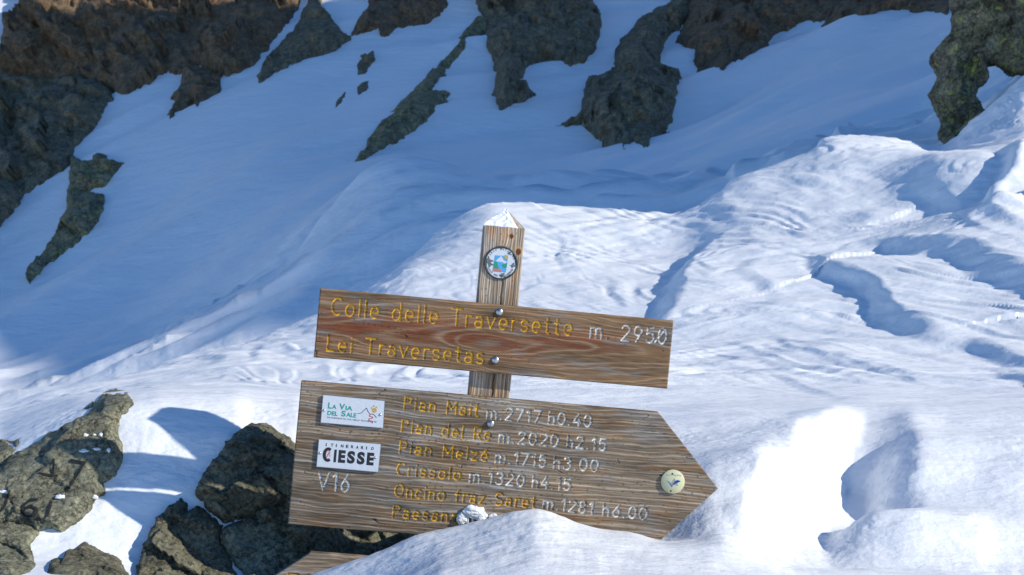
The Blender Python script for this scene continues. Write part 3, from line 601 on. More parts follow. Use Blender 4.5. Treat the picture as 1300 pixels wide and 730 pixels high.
def grain(style, X, Z):
    """ring coordinate, knot mask and tone masks; X along the fibre, Z across (pixels)"""
    wz = 5*fbm(X/190, Z/55, style*3.1, 3) + 1.2*fbm(X/45, Z/14, style*7.7, 3)
    if style == 1:      # upper board: heart of the tree, long flames
        q = np.hypot((Z+4+wz*1.3), 8+0.07*np.abs(X-20+30*fbm(X/150, Z/50, 3.3, 2))+5*fbm(X/110, Z/50, 9.9, 2))/4.4
    elif style == 2:    # lower board: nearly straight rings
        q = (Z+wz*1.3+14*np.exp(-((X+40)/90)**2-((Z-30)/40)**2)-10*np.exp(-((X-170)/50)**2-((Z+40)/30)**2))/4.6
    elif style == 3:
        q = (Z+wz*1.8)/3.6
    else:               # post
        q = (Z+wz*0.9+5*np.exp(-((X-110)/12)**2-((Z+8)/7)**2))/3.3
    return q

def wood_color(style, X, Z, q):
    q = q+0.22*np.sin(q*1.9+0.7)+0.12*fbm(X/150, Z/30, 51.0, 2); ph = q-np.floor(q); rs = 0.55+0.45*np.sin(np.floor(q)*2.4+1.0); late = np.exp(-((ph-0.5)/(0.13+0.07*rs))**2)*(0.5+0.5*rs)        # the hard, raised line of each ring
    tone = fbm(X/120, Z/22, 5.5+style, 4, 0.55); fib = fbm(X/30, Z/1.6, 2.5+style, 3, 0.6)
    n2 = fbm(X/70, Z/12, 15.5+style, 3)
    if style == 1:
        late = late*0.75
        core = np.exp(-((Z+2)/24)**2)*np.clip(0.55+1.2*tone, 0, 1)*sstep(225, 120, X)
        a = srgb(130, 102, 74)[None]*(1-core[:, None]) + srgb(108, 62, 40)[None]*core[:, None]
        l = srgb(168, 144, 116)[None]*(1-0.35*core[:, None])
    elif style == 2:
        br = sstep(0.0, 0.5, n2)[:, None]
        a = srgb(124, 108, 90)[None]*(1-br)+srgb(130, 102, 74)[None]*br; l = srgb(168, 154, 136)[None]*np.ones((len(X), 1))
    elif style == 3:
        a = srgb(146, 128, 108)[None]*np.ones((len(X), 1)); l = srgb(188, 172, 152)[None]
    else:
        br = sstep(0.0, 0.5, n2)[:, None]
        a = srgb(150, 132, 112)[None]*(1-br)+srgb(164, 122, 86)[None]*br; l = srgb(214, 198, 176)[None]
    c = a*(1-late[:, None])+l*late[:, None]
    c = c*np.clip(1+0.45*tone+0.30*fib, 0.45, 1.6)[:, None]
    bl = sstep(0.1, 0.6, fbm(X/80, Z/18, 61.0+style, 4, 0.55))[:, None]*0.55; g_ = c.mean(1, keepdims=True)*np.array([[1.12, 1.07, 1.0]])*1.12; c = c*(1-bl)+g_*bl
    sp = np.exp(-((Z-Z.mean()-18-3*fbm(X/140, 0, 71.0+style, 2))/0.55)**2)*sstep(0.0, 0.25, fbm(X/110, 0, 73.0+style, 2)) + np.exp(-((Z-Z.mean()+34-3*fbm(X/120, 0, 77.0+style, 2))/0.5)**2)*sstep(0.05, 0.3, fbm(X/90, 0, 79.0+style, 2))
    c = c*(1-0.65*np.clip(sp, 0, 1)[:, None])
    dots = sstep(0.50, 0.72, pn(X/4.5, Z/2.6, 3.0+style)+0.25*tone)*(1 if style != 1 else 0.4)
    c = c*(1-0.55*dots[:, None])
    return c, late

YEL, WHT = srgb(228, 172, 40), srgb(232, 230, 222)
def board(name, parent, style, outline, y0, thick, ylines, wlines, label, step=0.62, groove=1.5, worn=0.25, stains=(), vertical=False):
    """outline = (z_bottom, z_top, left(z), right(z)) in sign pixels"""
    zb, zt, fl, fr = outline
    nz = int((zt-zb)/step)+1; nx = int(max(fr(z)-fl(z) for z in np.linspace(zb, zt, 9))/step)+1
    z = np.linspace(zb, zt, nz); s = np.linspace(0, 1, nx)
    L_, R_ = np.array([fl(a) for a in z]), np.array([fr(a) for a in z])
    XX = (L_[:, None]+(R_-L_)[:, None]*s[None]).ravel(); ZZ = np.repeat(z, nx)
    gx, gz = (ZZ, XX) if vertical else (XX, ZZ)
    q = grain(style, gx, gz); c, late = wood_color(style, gx, gz, q)
    for (su, sv, rx, rz, amt) in stains:
        m = amt*np.exp(-((XX-su)/rx)**2-((ZZ-sv)/rz)**2); c = c*(1-m[:, None])
    yy = -0.55*late + 0.25*fbm(gx/40, gz/2.0, 8.8, 2)                # raised hard grain, pixels
    crack = np.exp(-((fbm(gx/160, gz/17, 21.0+style, 2))/0.010)**2)*sstep(0.05, 0.3, fbm(gx/90, gz/40, 25.0, 2)); yy += 1.0*crack; c = c*(1-0.6*crack[:, None])
    d = np.full(XX.shape, 9.0/K); dy = d.copy(); dw = d.copy(); lid = np.full(XX.shape, -1); allines = [(t_, 'ochre yellow', s_) for t_, s_ in ylines]+[(t_, 'white', s_) for t_, s_ in wlines]
    for li, (t_, c_, s_) in enumerate(allines):
        e_ = stroke_dist(XX*K, ZZ*K, s_, 6*K)/K; m_ = e_ < d; d = np.where(m_, e_, d); lid = np.where(m_, li, lid)
        if c_ == 'white': dw = np.minimum(dw, e_)
        else: dy = np.minimum(dy, e_)
    hw = 1.1
    prof = np.clip(1-(d/(hw+0.35))**2, 0, 1)
    yy = yy*(1-0.7*prof)+groove*prof
    wornm = sstep(0.35, 0.6, fbm(XX/9, ZZ/4, 31.0, 4, 0.65)+0.9*worn)
    paint = sstep(hw+0.25, hw-0.35, d)
    pc = np.where((dy < dw)[:, None], YEL[None], WHT[None])*(1+0.25*fbm(XX/6, ZZ/6, 41.0, 3))[:, None]
    pm = (paint*(1-0.8*wornm))[:, None]; c2 = c*0.6*(paint[:, None])+c*(1-paint[:, None]); c = c2*(1-pm)+pc*pm
    ed = np.minimum(np.minimum(ZZ-zb, zt-ZZ), np.minimum(XX-np.repeat(L_, nx), np.repeat(R_, nx)-XX))
    yy += 1.6*np.clip(1-ed/(1.5+0.7*fbm(XX/9, ZZ/9, 3.0, 2)), 0, 1)**2
    V = np.stack([XX*K, y0+yy*K, ZZ*K], 1); Qd = grid_quads(nz, nx)
    pf = paint[Qd].mean(1) > 0.5; yf = pf & (dy[Qd].mean(1) < dw[Qd].mean(1)); wf = pf & ~yf
    al = np.stack([gx*K, gz*0+y0, gz*K], 1)
    def sub(mask, nm, par, lab=None):
        f = Qd[mask]
        if not len(f): return None
        us = np.unique(f); mp = np.full(len(V), -1); mp[us] = np.arange(len(us))
        return link(nm, mesh_np(nm, V[us], mp[f], {'albedo': np.clip(c[us], 0, 1), 'along': al[us]}), WOOD, parent=par, label=lab, smooth=True)
    # body = front sheet without the paint + sides + back
    ring = np.concatenate([np.arange(nx), np.arange(1, nz)*nx+nx-1, (nz-1)*nx+np.arange(nx-2, -1, -1), np.arange(nz-2, 0, -1)*nx])
    n0 = len(V); Bk = V[ring].copy(); Bk[:, 1] = y0+thick*K; Mid = V[ring].copy(); Mid[:, 1] = y0+thick*K*0.5+0.6*K*fbm(np.arange(len(ring))/3.0, 0, 2.0, 2)
    nr = len(ring); r2 = np.roll(np.arange(nr), -1)
    sideq = np.concatenate([np.stack([ring, n0+np.arange(nr), n0+r2, ring[r2]], 1), np.stack([n0+np.arange(nr), n0+nr+np.arange(nr), n0+nr+r2, n0+r2], 1)])
    cen = np.array([[V[ring, 0].mean(), y0+thick*K, V[ring, 2].mean()]]); ci = n0+2*nr
    backq = np.stack([n0+nr+np.arange(nr), np.full(nr, ci), np.full(nr, ci), n0+nr+r2], 1)
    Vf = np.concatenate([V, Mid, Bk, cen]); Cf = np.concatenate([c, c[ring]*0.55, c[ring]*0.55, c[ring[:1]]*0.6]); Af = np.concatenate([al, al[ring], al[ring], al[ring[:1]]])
    f = np.concatenate([Qd[~pf], sideq]); us = np.unique(np.concatenate([f.ravel(), [ci]])); mp = np.full(len(Vf), -1); mp[us] = np.arange(len(us))
    me = mesh_np(name, Vf[us], mp[f], {'albedo': np.clip(Cf[us], 0, 1), 'along': Af[us]})
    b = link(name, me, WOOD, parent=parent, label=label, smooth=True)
    bk = mesh_np('back_face', Vf, np.stack([n0+nr+np.arange(nr), np.full(nr, ci), n0+nr+r2], 1)); 
    # weld the back into the board mesh
    import bmesh
    bm = bmesh.new(); bm.from_mesh(me); bm.verts.ensure_lookup_table()
    ca = bm.verts[mp[ci]] if mp[ci] >= 0 else None
    for i in range(nr):
        a_, b_ = bm.verts[mp[n0+nr+i]], bm.verts[mp[n0+nr+r2[i]]]
        try: bm.faces.new((a_, b_, ca))
        except ValueError: pass
    bm.to_mesh(me); bm.free(); bpy.data.meshes.remove(bk)
    fl_ = lid[Qd[:, 0]]
    for li, (t_, c_, s_) in enumerate(allines):
        sub(pf & (fl_ == li), 'lettering', b, c_+' routed lettering reading '+t_)
    return b

sign = empty('signpost', 'leaning wooden trail signpost with three engraved boards, sunk deep in the snow', 'signpost', S_M)

ut_y = words('Colle delle Traversette', (420.5, 399), (726.5, 425.8), 21) + words('Lei Traversetas', (414.5, 445), (614, 461.8), 20)
ut_w = words('m. 2950', (748.5, 428.6), (846, 436.8), 19.5); ut_w[-1] = (ut_w[-1][0], ut_w[-1][1]+[np.array([S(832, 434), S(845, 419)])])
board('board', sign, 1, (-45, 42.6, lambda z: -237+0.0*z, lambda z: 214.2), 0.0, 14, ut_y, ut_w, 'rectangular upper board with reddish brown heartwood', worn=0.12,
      stains=[(-9, 28, 26, 9, 0.55), (-8, -35, 26, 7, 0.5), (-60, 36, 60, 5, 0.25)])
lt_y, lt_w = [], []
for t, a, b, cp in [('Pian Mait', (512.5, 519), (608, 528.6), 15.3), ('Pian del Re', (509, 547.4), (623, 559.6), 15), ('Pian Melzé', (506.5, 575), (619.5, 585.8), 15),
                    ('Crissolo', (503.5, 602.6), (585, 609.8), 15), ('Oncino fraz Saret', (501, 630), (680.5, 645.6), 15.3), ('Paesana', (498, 656.6), (581, 663.6), 15)]:
    lt_y += words(t, a, b, cp)
for t, a, b in [('m.2717', (617.5, 530.8), (686.5, 536.8)), ('h0.40', (696, 537.6), (750.5, 542.2)), ('m.2020', (633, 561.4), (708.5, 567)), ('h2.15', (719.5, 567.6), (769, 572.4)),
                ('m.1715', (628.5, 587), (693, 593.4)), ('h3.00', (702.5, 594.6), (759.5, 599)), ('m.1320', (595.5, 611.4), (665.5, 618)), ('h4.15', (675.5, 618.6), (724, 623)),
                ('m.1281', (689, 645.6), (753, 652.8)), ('h6.00', (765, 654.6), (821.5, 660)), ('m', (591, 665), (606, 666.4))]:
    lt_w += words(t, a, b, 15)
lt_w.append(('V16', text_strokes('V16', (403.5, 621.5), (443, 624.5), 22)))
ra = lambda z: 206+86*(1-abs((z+166.8)/90.8))
lower = board('arrow_board', sign, 2, (-257.5, -76, lambda z: -250.0, ra), 0.002, 14, lt_y, lt_w, 'big weathered grey board with its right end cut to an arrow point', worn=0.27,
      stains=[(-8, -108, 45, 9, 0.35), (-125, -135, 22, 10, 0.35), (30, -245, 120, 10, 0.25), (-110, -225, 12, 5, 0.5)])
la = lambda z: -219-96*(1-abs((z+366)/75.0))
tt_y = [('Ri', text_strokes('Ri', (362, 748), (391, 750.5), 20))]
board('arrow_board', sign, 3, (-441, -291, la, lambda z: 200.0), 0.001, 14, tt_y, [], 'lowest board, pointing left, its corner just out of the snow', step=0.9, worn=0.1)
# the post
PW = (-38.6, 14.6); PD = 52.0                       # width limits and depth in sign pixels
post_y = 0.0235
def post_mesh():
    zt, zb = 142.0, -620.0
    step = 0.7; top = 300
    z = np.concatenate([np.linspace(zb, -300, 40)[:-1], np.arange(-300, zt+0.1, 1.0)]); x = np.arange(PW[0], PW[1]+0.1, step)
    V, Q, C, A = [], [], [], []; base = 0
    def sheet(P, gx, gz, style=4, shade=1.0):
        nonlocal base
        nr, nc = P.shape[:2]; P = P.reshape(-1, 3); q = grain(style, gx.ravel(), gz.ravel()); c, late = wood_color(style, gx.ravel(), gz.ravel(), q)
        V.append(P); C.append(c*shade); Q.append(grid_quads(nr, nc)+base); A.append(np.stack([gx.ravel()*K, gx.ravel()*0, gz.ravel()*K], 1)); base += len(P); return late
    Xg, Zg = np.meshgrid(x, z)
    ed = np.minimum(Xg-PW[0], PW[1]-Xg)
    q = grain(4, Zg.ravel(), Xg.ravel()); _, late = wood_color(4, Zg.ravel(), Xg.ravel(), q); late = late.reshape(Xg.shape)
    ck = np.exp(-((Xg+8-1.5*fbm(Zg/20, 0, 2.2, 2))/0.8)**2)*sstep(112, 90, Zg)
    y = post_y/K + 1.8*np.clip(1-ed/1.8, 0, 1)**2 - 0.6*late*sstep(0, 3, ed) + 2.5*ck*sstep(0, 3, ed)
    knots = [(-2, 131, 3.2), (8.5, 112, 4.2)]
    P = np.stack([Xg*K, y*K, Zg*K], -1); sheet(P, Zg, Xg)
    C[-1] = C[-1]*(1-0.75*ck.ravel()[:, None])
    for kx, kz, kr in knots:
        rr = np.hypot(Xg.ravel()-kx, (Zg.ravel()-kz)*0.85); m = sstep(kr, kr*0.75, rr)[:, None]; C[-1] = C[-1]*(1-m)+srgb(112, 66, 42)[None]*m
        m = (np.exp(-((rr-kr*1.25)/(0.3*kr))**2)*0.8)[:, None]; C[-1] = C[-1]*(1-m)+srgb(190, 160, 120)[None]*m
    yd = np.linspace(0, 1, 40)
    for xx, fl in ((PW[0], False), (PW[1], True)):
        Yg, Zs = np.meshgrid(yd, z); ys = post_y/K+1.8+(PD-1.8)*Yg
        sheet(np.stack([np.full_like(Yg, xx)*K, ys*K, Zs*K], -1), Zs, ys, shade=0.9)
    Xb, Zb = np.meshgrid(x, z); sheet(np.stack([Xb*K, np.full_like(Xb, post_y/K+PD)*K, Zb*K], -1), Zb, Xb)
    # pyramid top: four sloping facets
    ap = np.array([0.5*(PW[0]+PW[1])+1.5, post_y/K+PD*0.5, zt+25.0])
    cs = [np.array([PW[0], post_y/K+1.0, zt]), np.array([PW[1], post_y/K+1.0, zt]), np.array([PW[1], post_y/K+PD, zt]), np.array([PW[0], post_y/K+PD, zt])]
    for i in range(4):
        a, b = cs[i], cs[(i+1) % 4]; s_, t_ = np.meshgrid(np.linspace(0, 1, 30), np.linspace(0, 1, 20))
        e = a[None, None]*(1-s_[..., None])+b[None, None]*s_[..., None]; P = e*(1-t_[..., None])+ap*t_[..., None]
        sheet(P*K, P[..., 2], P[..., 0]+P[..., 1])
    return mesh_np('post', np.concatenate(V), np.concatenate(Q), {'albedo': np.clip(np.concatenate(C), 0, 1), 'along': np.concatenate(A)})
link('post', post_mesh(), WOOD, parent=sign, label='square wooden post with a pointed top', smooth=True)

# screws, plates
M_ZINC = flat('zinc', (0.55, 0.57, 0.58), 0.32, 1.0); M_PLATE = flat('plate_white', (0.72, 0.76, 0.80), 0.35, 0.0, 0.05); M_PEDGE = flat('plate_edge', (0.28, 0.30, 0.32), 0.4, 0.8)
M_TEAL = flat('ink_teal', (0.02, 0.36, 0.27), 0.5); M_BLK = flat('ink_black', (0.02, 0.02, 0.022), 0.5); M_RED = flat('ink_red', (0.55, 0.06, 0.06), 0.5); M_ORG = flat('ink_orange', (0.65, 0.40, 0.10), 0.5)
M_DISC = flat('disc_cream', (0.66, 0.66, 0.42), 0.4); M_BLUE = flat('ink_blue', (0.03, 0.16, 0.50), 0.5); M_GREY = flat('ink_grey', (0.36, 0.37, 0.33), 0.6)
M_SKYB = flat('enamel_sky_blue', (0.10, 0.42, 0.78), 0.45); M_GRN = flat('enamel_green', (0.03, 0.33, 0.20), 0.5); M_PINK = flat('enamel_pink', (0.60, 0.22, 0.18), 0.5)
M_RUST = flat('rusty_screw', (0.10, 0.06, 0.04), 0.7, 0.3); M_FRAME = flat('medallion_rim', (0.07, 0.08, 0.085), 0.45, 0.4); M_WORN = flat('worn_enamel', (0.16, 0.20, 0.21), 0.6, 0.3)

def lathe(prof, n=28):
    V = [(r*math.cos(2*math.pi*i/n), -y, r*math.sin(2*math.pi*i/n)) for r, y in prof for i in range(n)]; F = []
    for k in range(len(prof)-1):
        for i in range(n): F.append((k*n+i, k*n+(i+1) % n, (k+1)*n+(i+1) % n, (k+1)*n+i))
    F.append(tuple(range(len(prof)*n-1, (len(prof)-1)*n-1, -1))); me = bpy.data.meshes.new('lathe'); me.from_pydata(V, [], F); me.update(); return me

def disc_at(name, x, z, y, prof, mat, parent, label=None):
    o = link(name, lathe([(r*K, h*K) for r, h in prof]), mat, parent=parent, label=label, smooth=True); o.location = (x*K, y*K, z*K); return o

def px_local(u, v): x, z = S(u, v); return x/K, z/K
boards = {o['label'][:4]: o for o in bpy.data.objects if o.parent == sign and 'board' in o.name}
BU = boards['rect']; BL = boards['big ']
for (u, v), par in (((634, 396), BU), ((629, 457), BU), ((623, 538), BL)):
    x, z = px_local(u, v); disc_at('bolt', x, z, 0.5, [(5.0, 0), (5.0, 1.0), (4.5, 2.2), (3.2, 3.2), (1.5, 3.7), (0.1, 3.8)], M_ZINC, par)

def poly_face(name, pts, y, mat, parent, thick=0.25, frame=None):
    """flat printed shape (thin prism); pts in sign pixels"""
    n = len(pts); V = [(x*K, y*K, z*K) for x, z in pts]+[(x*K, (y+thick)*K, z*K) for x, z in pts]
    F = [tuple(range(n)), tuple(range(2*n-1, n-1, -1))]+[(i, i+n, (i+1) % n+n, (i+1) % n) for i in range(n)]
    me = bpy.data.meshes.new(name); me.from_pydata(V, [], F); me.update(); return link(name, me, mat, parent=parent)

def ribbon(lines, hw, y, name, mat, parent, closed=False):
    V, F = [], []
    for l in lines:
        l = [np.array(p, float) for p in l]
        for a, b in zip(l[:-1], l[1:]):
            d = b-a; L = np.hypot(*d)+1e-9; t = d/L; nrm = np.array([-t[1], t[0]])*hw; a2, b2 = a-t*hw*0.5, b+t*hw*0.5; k = len(V)
            for p in (a2+nrm, a2-nrm, b2-nrm, b2+nrm): V.append((p[0]*K, y*K, p[1]*K))
            for p in (a2+nrm, a2-nrm, b2-nrm, b2+nrm): V.append((p[0]*K, (y+0.2)*K, p[1]*K))
            F += [(k, k+1, k+2, k+3)]
            y -= 0.0006
    me = bpy.data.meshes.new(name); me.from_pydata(V, [], F); me.update(); return link(name, me, mat, parent=parent)

def text_mesh(txt, w, h, bold=0.0):
    c = bpy.data.curves.new('t', 'FONT'); c.body = txt; c.offset = bold; o = bpy.data.objects.new('t', c); col.objects.link(o)
    dg = bpy.context.evaluated_depsgraph_get(); me = bpy.data.meshes.new_from_object(o.evaluated_get(dg)); bpy.data.objects.remove(o)
    co = np.empty(len(me.vertices)*3, np.float32); me.vertices.foreach_get('co', co); co = co.reshape(-1, 3)
    lo, hi = co.min(0), co.max(0); co = (co-lo)/np.maximum(hi-lo, 1e-6)
    return me, co*np.array([w, h, 0])

def text_on(name, txt, x, z, w, h, y, mat, parent, bold=0.0, rot=0.0):
    me, co = text_mesh(txt, w, h, bold); c, s = math.cos(rot), math.sin(rot)
    X = x+co[:, 0]*c-co[:, 1]*s; Z = z+co[:, 0]*s+co[:, 1]*c
    me.vertices.foreach_set('co', np.stack([X*K, np.full_like(X, y*K), Z*K], 1).astype(np.float32).ravel()); me.materials.clear(); me.update()
    return link(name, me, mat, parent=parent)

def plate(corners, label, seed):
    c = [np.array(px_local(*p)) for p in corners]                          # tl, tr, br, bl
    r = np.random.RandomState(seed); V, F = [], []; n = 24; m = 12
    for k, (y, g) in enumerate(((-1.9, 0.0), (0.2, 0.35))):
        for j in range(m+1):
            for i in range(n+1):
                s, t = i/n, j/m; p = (c[0]*(1-s)+c[1]*s)*(1-t)+(c[3]*(1-s)+c[2]*s)*t
                bend = 0.35*math.sin(s*3+seed)*0 
                V.append((p[0]*K, (y+bend)*K, p[1]*K))
    o = (n+1)*(m+1)
    for j in range(m):
        for i in range(n): a = j*(n+1)+i; F += [(a, a+n+1, a+n+2, a+1), (o+a, o+a+1, o+a+n+2, o+a+n+1)]
    ring = [i for i in range(n+1)]+[j*(n+1)+n for j in range(1, m+1)]+[m*(n+1)+i for i in range(n-1, -1, -1)]+[j*(n+1) for j in range(m-1, 0, -1)]
    F += [(ring[k], ring[(k+1) % len(ring)], o+ring[(k+1) % len(ring)], o+ring[k]) for k in range(len(ring))]
    me = bpy.data.meshes.new('metal_plate'); me.from_pydata(V, [], F); me.update(); me.materials.append(M_PLATE); me.materials.append(M_PEDGE)
    for p in me.polygons[-len(ring):]: p.material_index = 1
    ob = link('metal_plate', me, None, parent=sign, label=label)
    def loc(s, t): p = (c[0]*(1-s)+c[1]*s)*(1-t)+(c[3]*(1-s)+c[2]*s)*t; return p
    # bent grey rim
    fr = []; 
    for a, b in ((0, 1), (1, 2), (2, 3), (3, 0)): fr.append([tuple(c[a]), tuple(c[b])])
    ribbon(fr, 0.75, -1.75, 'plate_rim', M_PEDGE, ob)
    W = np.linalg.norm(c[1]-c[0]); H = np.linalg.norm(c[3]-c[0]); ang = math.atan2(c[1][1]-c[0][1], c[1][0]-c[0][0])
    return ob, loc, W, H, ang

pl, loc, W, H, ang = plate([(410.8, 501.3), (488.2, 509), (486.2, 543), (407.7, 536)], 'white metal plate with teal lettering and a mountain line drawing', 1)
def T(name, txt, s, t, ws, hs, mat, bold, par=pl, y=-2.05):
    p = loc(s, t); return text_on(name, txt, p[0], p[1], W*ws, H*hs, y, mat, par, bold, ang)
T('print', 'L', 0.09, 0.47, 0.060, 0.22, M_TEAL, 0.03); T('print', 'A', 0.155, 0.47, 0.075, 0.16, M_TEAL, 0.03); T('print', 'V', 0.27, 0.47, 0.095, 0.22, M_TEAL, 0.03); T('print', 'IA', 0.375, 0.47, 0.115, 0.16, M_TEAL, 0.03)
T('print', 'DEL', 0.09, 0.71, 0.17, 0.155, M_TEAL, 0.03); T('print', 'S', 0.315, 0.71, 0.07, 0.21, M_TEAL, 0.03); T('print', 'ALE', 0.395, 0.71, 0.165, 0.16, M_TEAL, 0.03)
T('print', 'DA PAESANA AL COL DELLE TRAVERSETTE', 0.09, 0.82, 0.81, 0.055, M_BLK, 0.0)
def lp(pts): return [tuple(loc(s, t)) for s, t in pts]
ribbon([lp([(0.58, 0.56), (0.64, 0.52), (0.69, 0.38), (0.715, 0.32), (0.745, 0.45), (0.78, 0.54), (0.82, 0.52), (0.855, 0.56), (0.885, 0.64)])], 0.35, -2.05, 'print', M_BLK, pl)
ribbon([lp([(0.79, 0.53), (0.765, 0.6), (0.83, 0.64), (0.815, 0.69), (0.77, 0.70), (0.765, 0.76), (0.82, 0.80), (0.83, 0.86)])], 0.45, -2.1, 'print', M_RED, pl)
def blob(s, t, r, mat, par, y=-2.05, n=16, nm='print'):
    p = loc(s, t); return poly_face(nm, [(p[0]+r*math.cos(2*math.pi*i/n), p[1]+r*math.sin(2*math.pi*i/n)) for i in range(n)], y, mat, par, 0.1)
blob(0.845, 0.38, 3.1, M_ORG, pl)
for s, t in ((0.80, 0.30), (0.83, 0.22), (0.875, 0.26)): blob(s, t, 1.2, M_ORG, pl)
for s, t in ((0.035, 0.55), (0.945, 0.52)):
    p = loc(s, t); disc_at('screw', p[0], p[1], -1.9, [(1.7, 0), (1.7, 0.4), (1.0, 0.9), (0.1, 1.0)], M_ZINC, pl)
pl, loc, W, H, ang = plate([(405.4, 557.6), (483.4, 563.8), (480, 598.8), (402.4, 591.8)], 'white metal plate with bold black lettering', 2)
for i, ch in enumerate('ITINERARIO'):
    T('print', ch, 0.115+0.082*i, 0.23, 0.014 if ch == 'I' else 0.042, 0.115, M_BLK, 0.03, par=pl)
x = 0.235
cpt = loc(0.165, 0.53)
ca = [(cpt[0]+W*0.062*math.cos(a), cpt[1]+H*0.215*math.sin(a)) for a in np.radians(np.linspace(62, 298, 18))]
ribbon([ca], 1.75, -2.1, 'print', M_BLK, pl); ribbon([[(cpt[0]+W*0.036*math.cos(a), cpt[1]+H*0.16*math.sin(a)) for a in np.radians(np.linspace(20, 300, 12))], [(cpt[0]-1, cpt[1]-3), (cpt[0]+1, cpt[1]+3), (cpt[0]+3, cpt[1]-2)]], 0.3, -2.3, 'print', M_RED, pl)
for ch, s, ws in (('I', 0.262, 0.04), ('E', 0.335, 0.115), ('S', 0.48, 0.125), ('S', 0.64, 0.125), ('E', 0.80, 0.115)):
    T('print', ch, s, 0.79, ws, 0.47, M_BLK, 0.055, par=pl)
for s, t in ((0.035, 0.5), (0.935, 0.5)):
    p = loc(s, t); disc_at('screw', p[0], p[1], -1.9, [(1.7, 0), (1.7, 0.4), (1.0, 0.9), (0.1, 1.0)], M_ZINC, pl)

# cream disc on the arrow board
x, z = px_local(854, 611.3)
dc = disc_at('round_badge', x, z, 0.2, [(15.4, 0), (15.4, 1.6), (15.0, 2.0), (0.1, 2.0)], M_DISC, sign, 'round cream badge with a blue tick mark')
def on(o, f): f.matrix_parent_inverse = o.matrix_basis.inverted()
def P2(pts): return [(x+a, z+b) for a, b in pts]
y_ = -1.9
r = -RHO*0
items = [text_on('print', 'Via Alpina', x-10.5, z+6.2, 21, 3.2, y_, M_GREY, dc, 0.0, 0.05),
 poly_face('print', P2([(1.2, 4.8), (-3.8, -4.5), (7.5, -4.2)]), y_, M_GREY, dc, 0.05),
 poly_face('print', P2([(-9, 1.2), (-4.5, -0.8), (-0.8, -4.6), (3.5, 0.8), (6.5, 2.2), (10.2, 1.4), (7.5, 2.6), (5, 2.8), (2.4, 1.0), (-0.8, -7.2), (-5, -1.8)][::-1]), y_-0.15, M_BLUE, dc, 0.05),
 disc_at('screw', x-1.5, z+10.2, -1.8, [(1.1, 0), (1.0, 0.5), (0.1, 0.6)], M_RUST, dc), disc_at('screw', x-1.5, z-12.0, -1.8, [(1.1, 0), (1.0, 0.5), (0.1, 0.6)], M_RUST, dc)]
for it in items: on(dc, it)
# round medallion on the post
x, z = px_local(636.5, 333.5); py = post_y/K
md = disc_at('round_medallion', x, z, py+0.3, [(21.6, 0), (21.6, 2.0), (20.6, 2.6), (19.8, 2.0), (0.1, 2.0)], M_FRAME, sign, 'round enamel park emblem in a dark rim, worn at its edge')
y_ = py+0.3-2.1; items = []
n = 60; items.append(poly_face('enamel_face', P2([((19.4-2.6*max(0, fbm(2.2*math.cos(2*math.pi*i/n), 2.2*math.sin(2*math.pi*i/n), 3.3, 3)+0.35*math.cos(2*math.pi*i/n)**2))*math.cos(2*math.pi*i/n), (19.4-1.6*max(0, fbm(2.2*math.cos(2*math.pi*i/n), 2.2*math.sin(2*math.pi*i/n), 3.3, 3)))*math.sin(2*math.pi*i/n)) for i in range(n)][::-1]), y_, M_PLATE, md, 0.08))
for cx, cz, rr, sd_ in ((-15.5, 1, 4.6, 1), (-13.5, -3, 3.6, 2), (15.8, -1.5, 3.8, 3), (3.5, -15.5, 4.0, 4), (10, 13, 2.6, 5)):
    items.append(poly_face('worn_patch', P2([(cx+rr*(1+0.5*math.sin(3*a+sd_)+0.3*math.sin(7*a+sd_))*math.cos(a)*0.8, cz+rr*(1+0.4*math.sin(4*a+sd_))*math.sin(a)*0.8) for a in np.linspace(2*math.pi, 0, 18, endpoint=False)]), y_-0.12-0.01*sd_, M_WORN, md, 0.05))
def q4(nm, pts, mat, lift): items.append(poly_face(nm, P2(pts), y_-0.15-lift, mat, md, 0.05))
q4('print', [(-8.5, 9), (8.5, 9.5), (7.5, -11.5), (-9.5, -11.5)], M_SKYB, 0.0)
q4('print', [(-7, 1.5), (-0.5, 9), (3, 4), (8, 1.5), (4.5, -0.5), (2, 1.2)], M_PLATE, 0.05)
q4('print', [(-8.8, 1.2), (-5, 1), (-4, -3), (-1.5, -8), (-9.3, -8)], M_GRN, 0.10)
q4('print', [(8, 0.5), (4.5, -0.5), (1.5, -2), (2.5, -5), (5, -6.5), (8, -5)], M_GRN, 0.12)
q4('print', [(-9.3, -7.5), (-7, -8.4), (-6, -7.2), (-4.5, -8.6), (-3, -7.2), (-1.5, -8.4), (1.5, -8), (2, -11.7), (-9.6, -11.7)], M_PINK, 0.15)
q4('print', [(6+2.6*math.cos(a)*(1+0.25*math.cos(6*a)), 8.2+2.6*math.sin(a)*(1+0.25*math.cos(6*a))) for a in np.linspace(0, 2*math.pi, 18, endpoint=False)], M_ORG, 0.2)
for txt, r0, a0, a1, flip in (('PARCO NATURALE', 16.4, 158, 22, False), ('PARCO DEL PO CUNEESE', 18.0, 205, 335, True)):
    k = len(txt)
    for i, ch in enumerate(txt):
        if ch == ' ': continue
        a = math.radians(a0+(a1-a0)*i/(k-1)); ro = a-math.pi/2 if not flip else a+math.pi/2
        cx, cz = x+r0*math.cos(a), z+r0*math.sin(a); w_ = 1.7
        items.append(text_on('print', ch, cx-math.cos(ro)*w_/2, cz-math.sin(ro)*w_/2, w_, 2.2, y_-0.25, M_BLK, md, 0.02, ro))
for it in items: on(md, it)

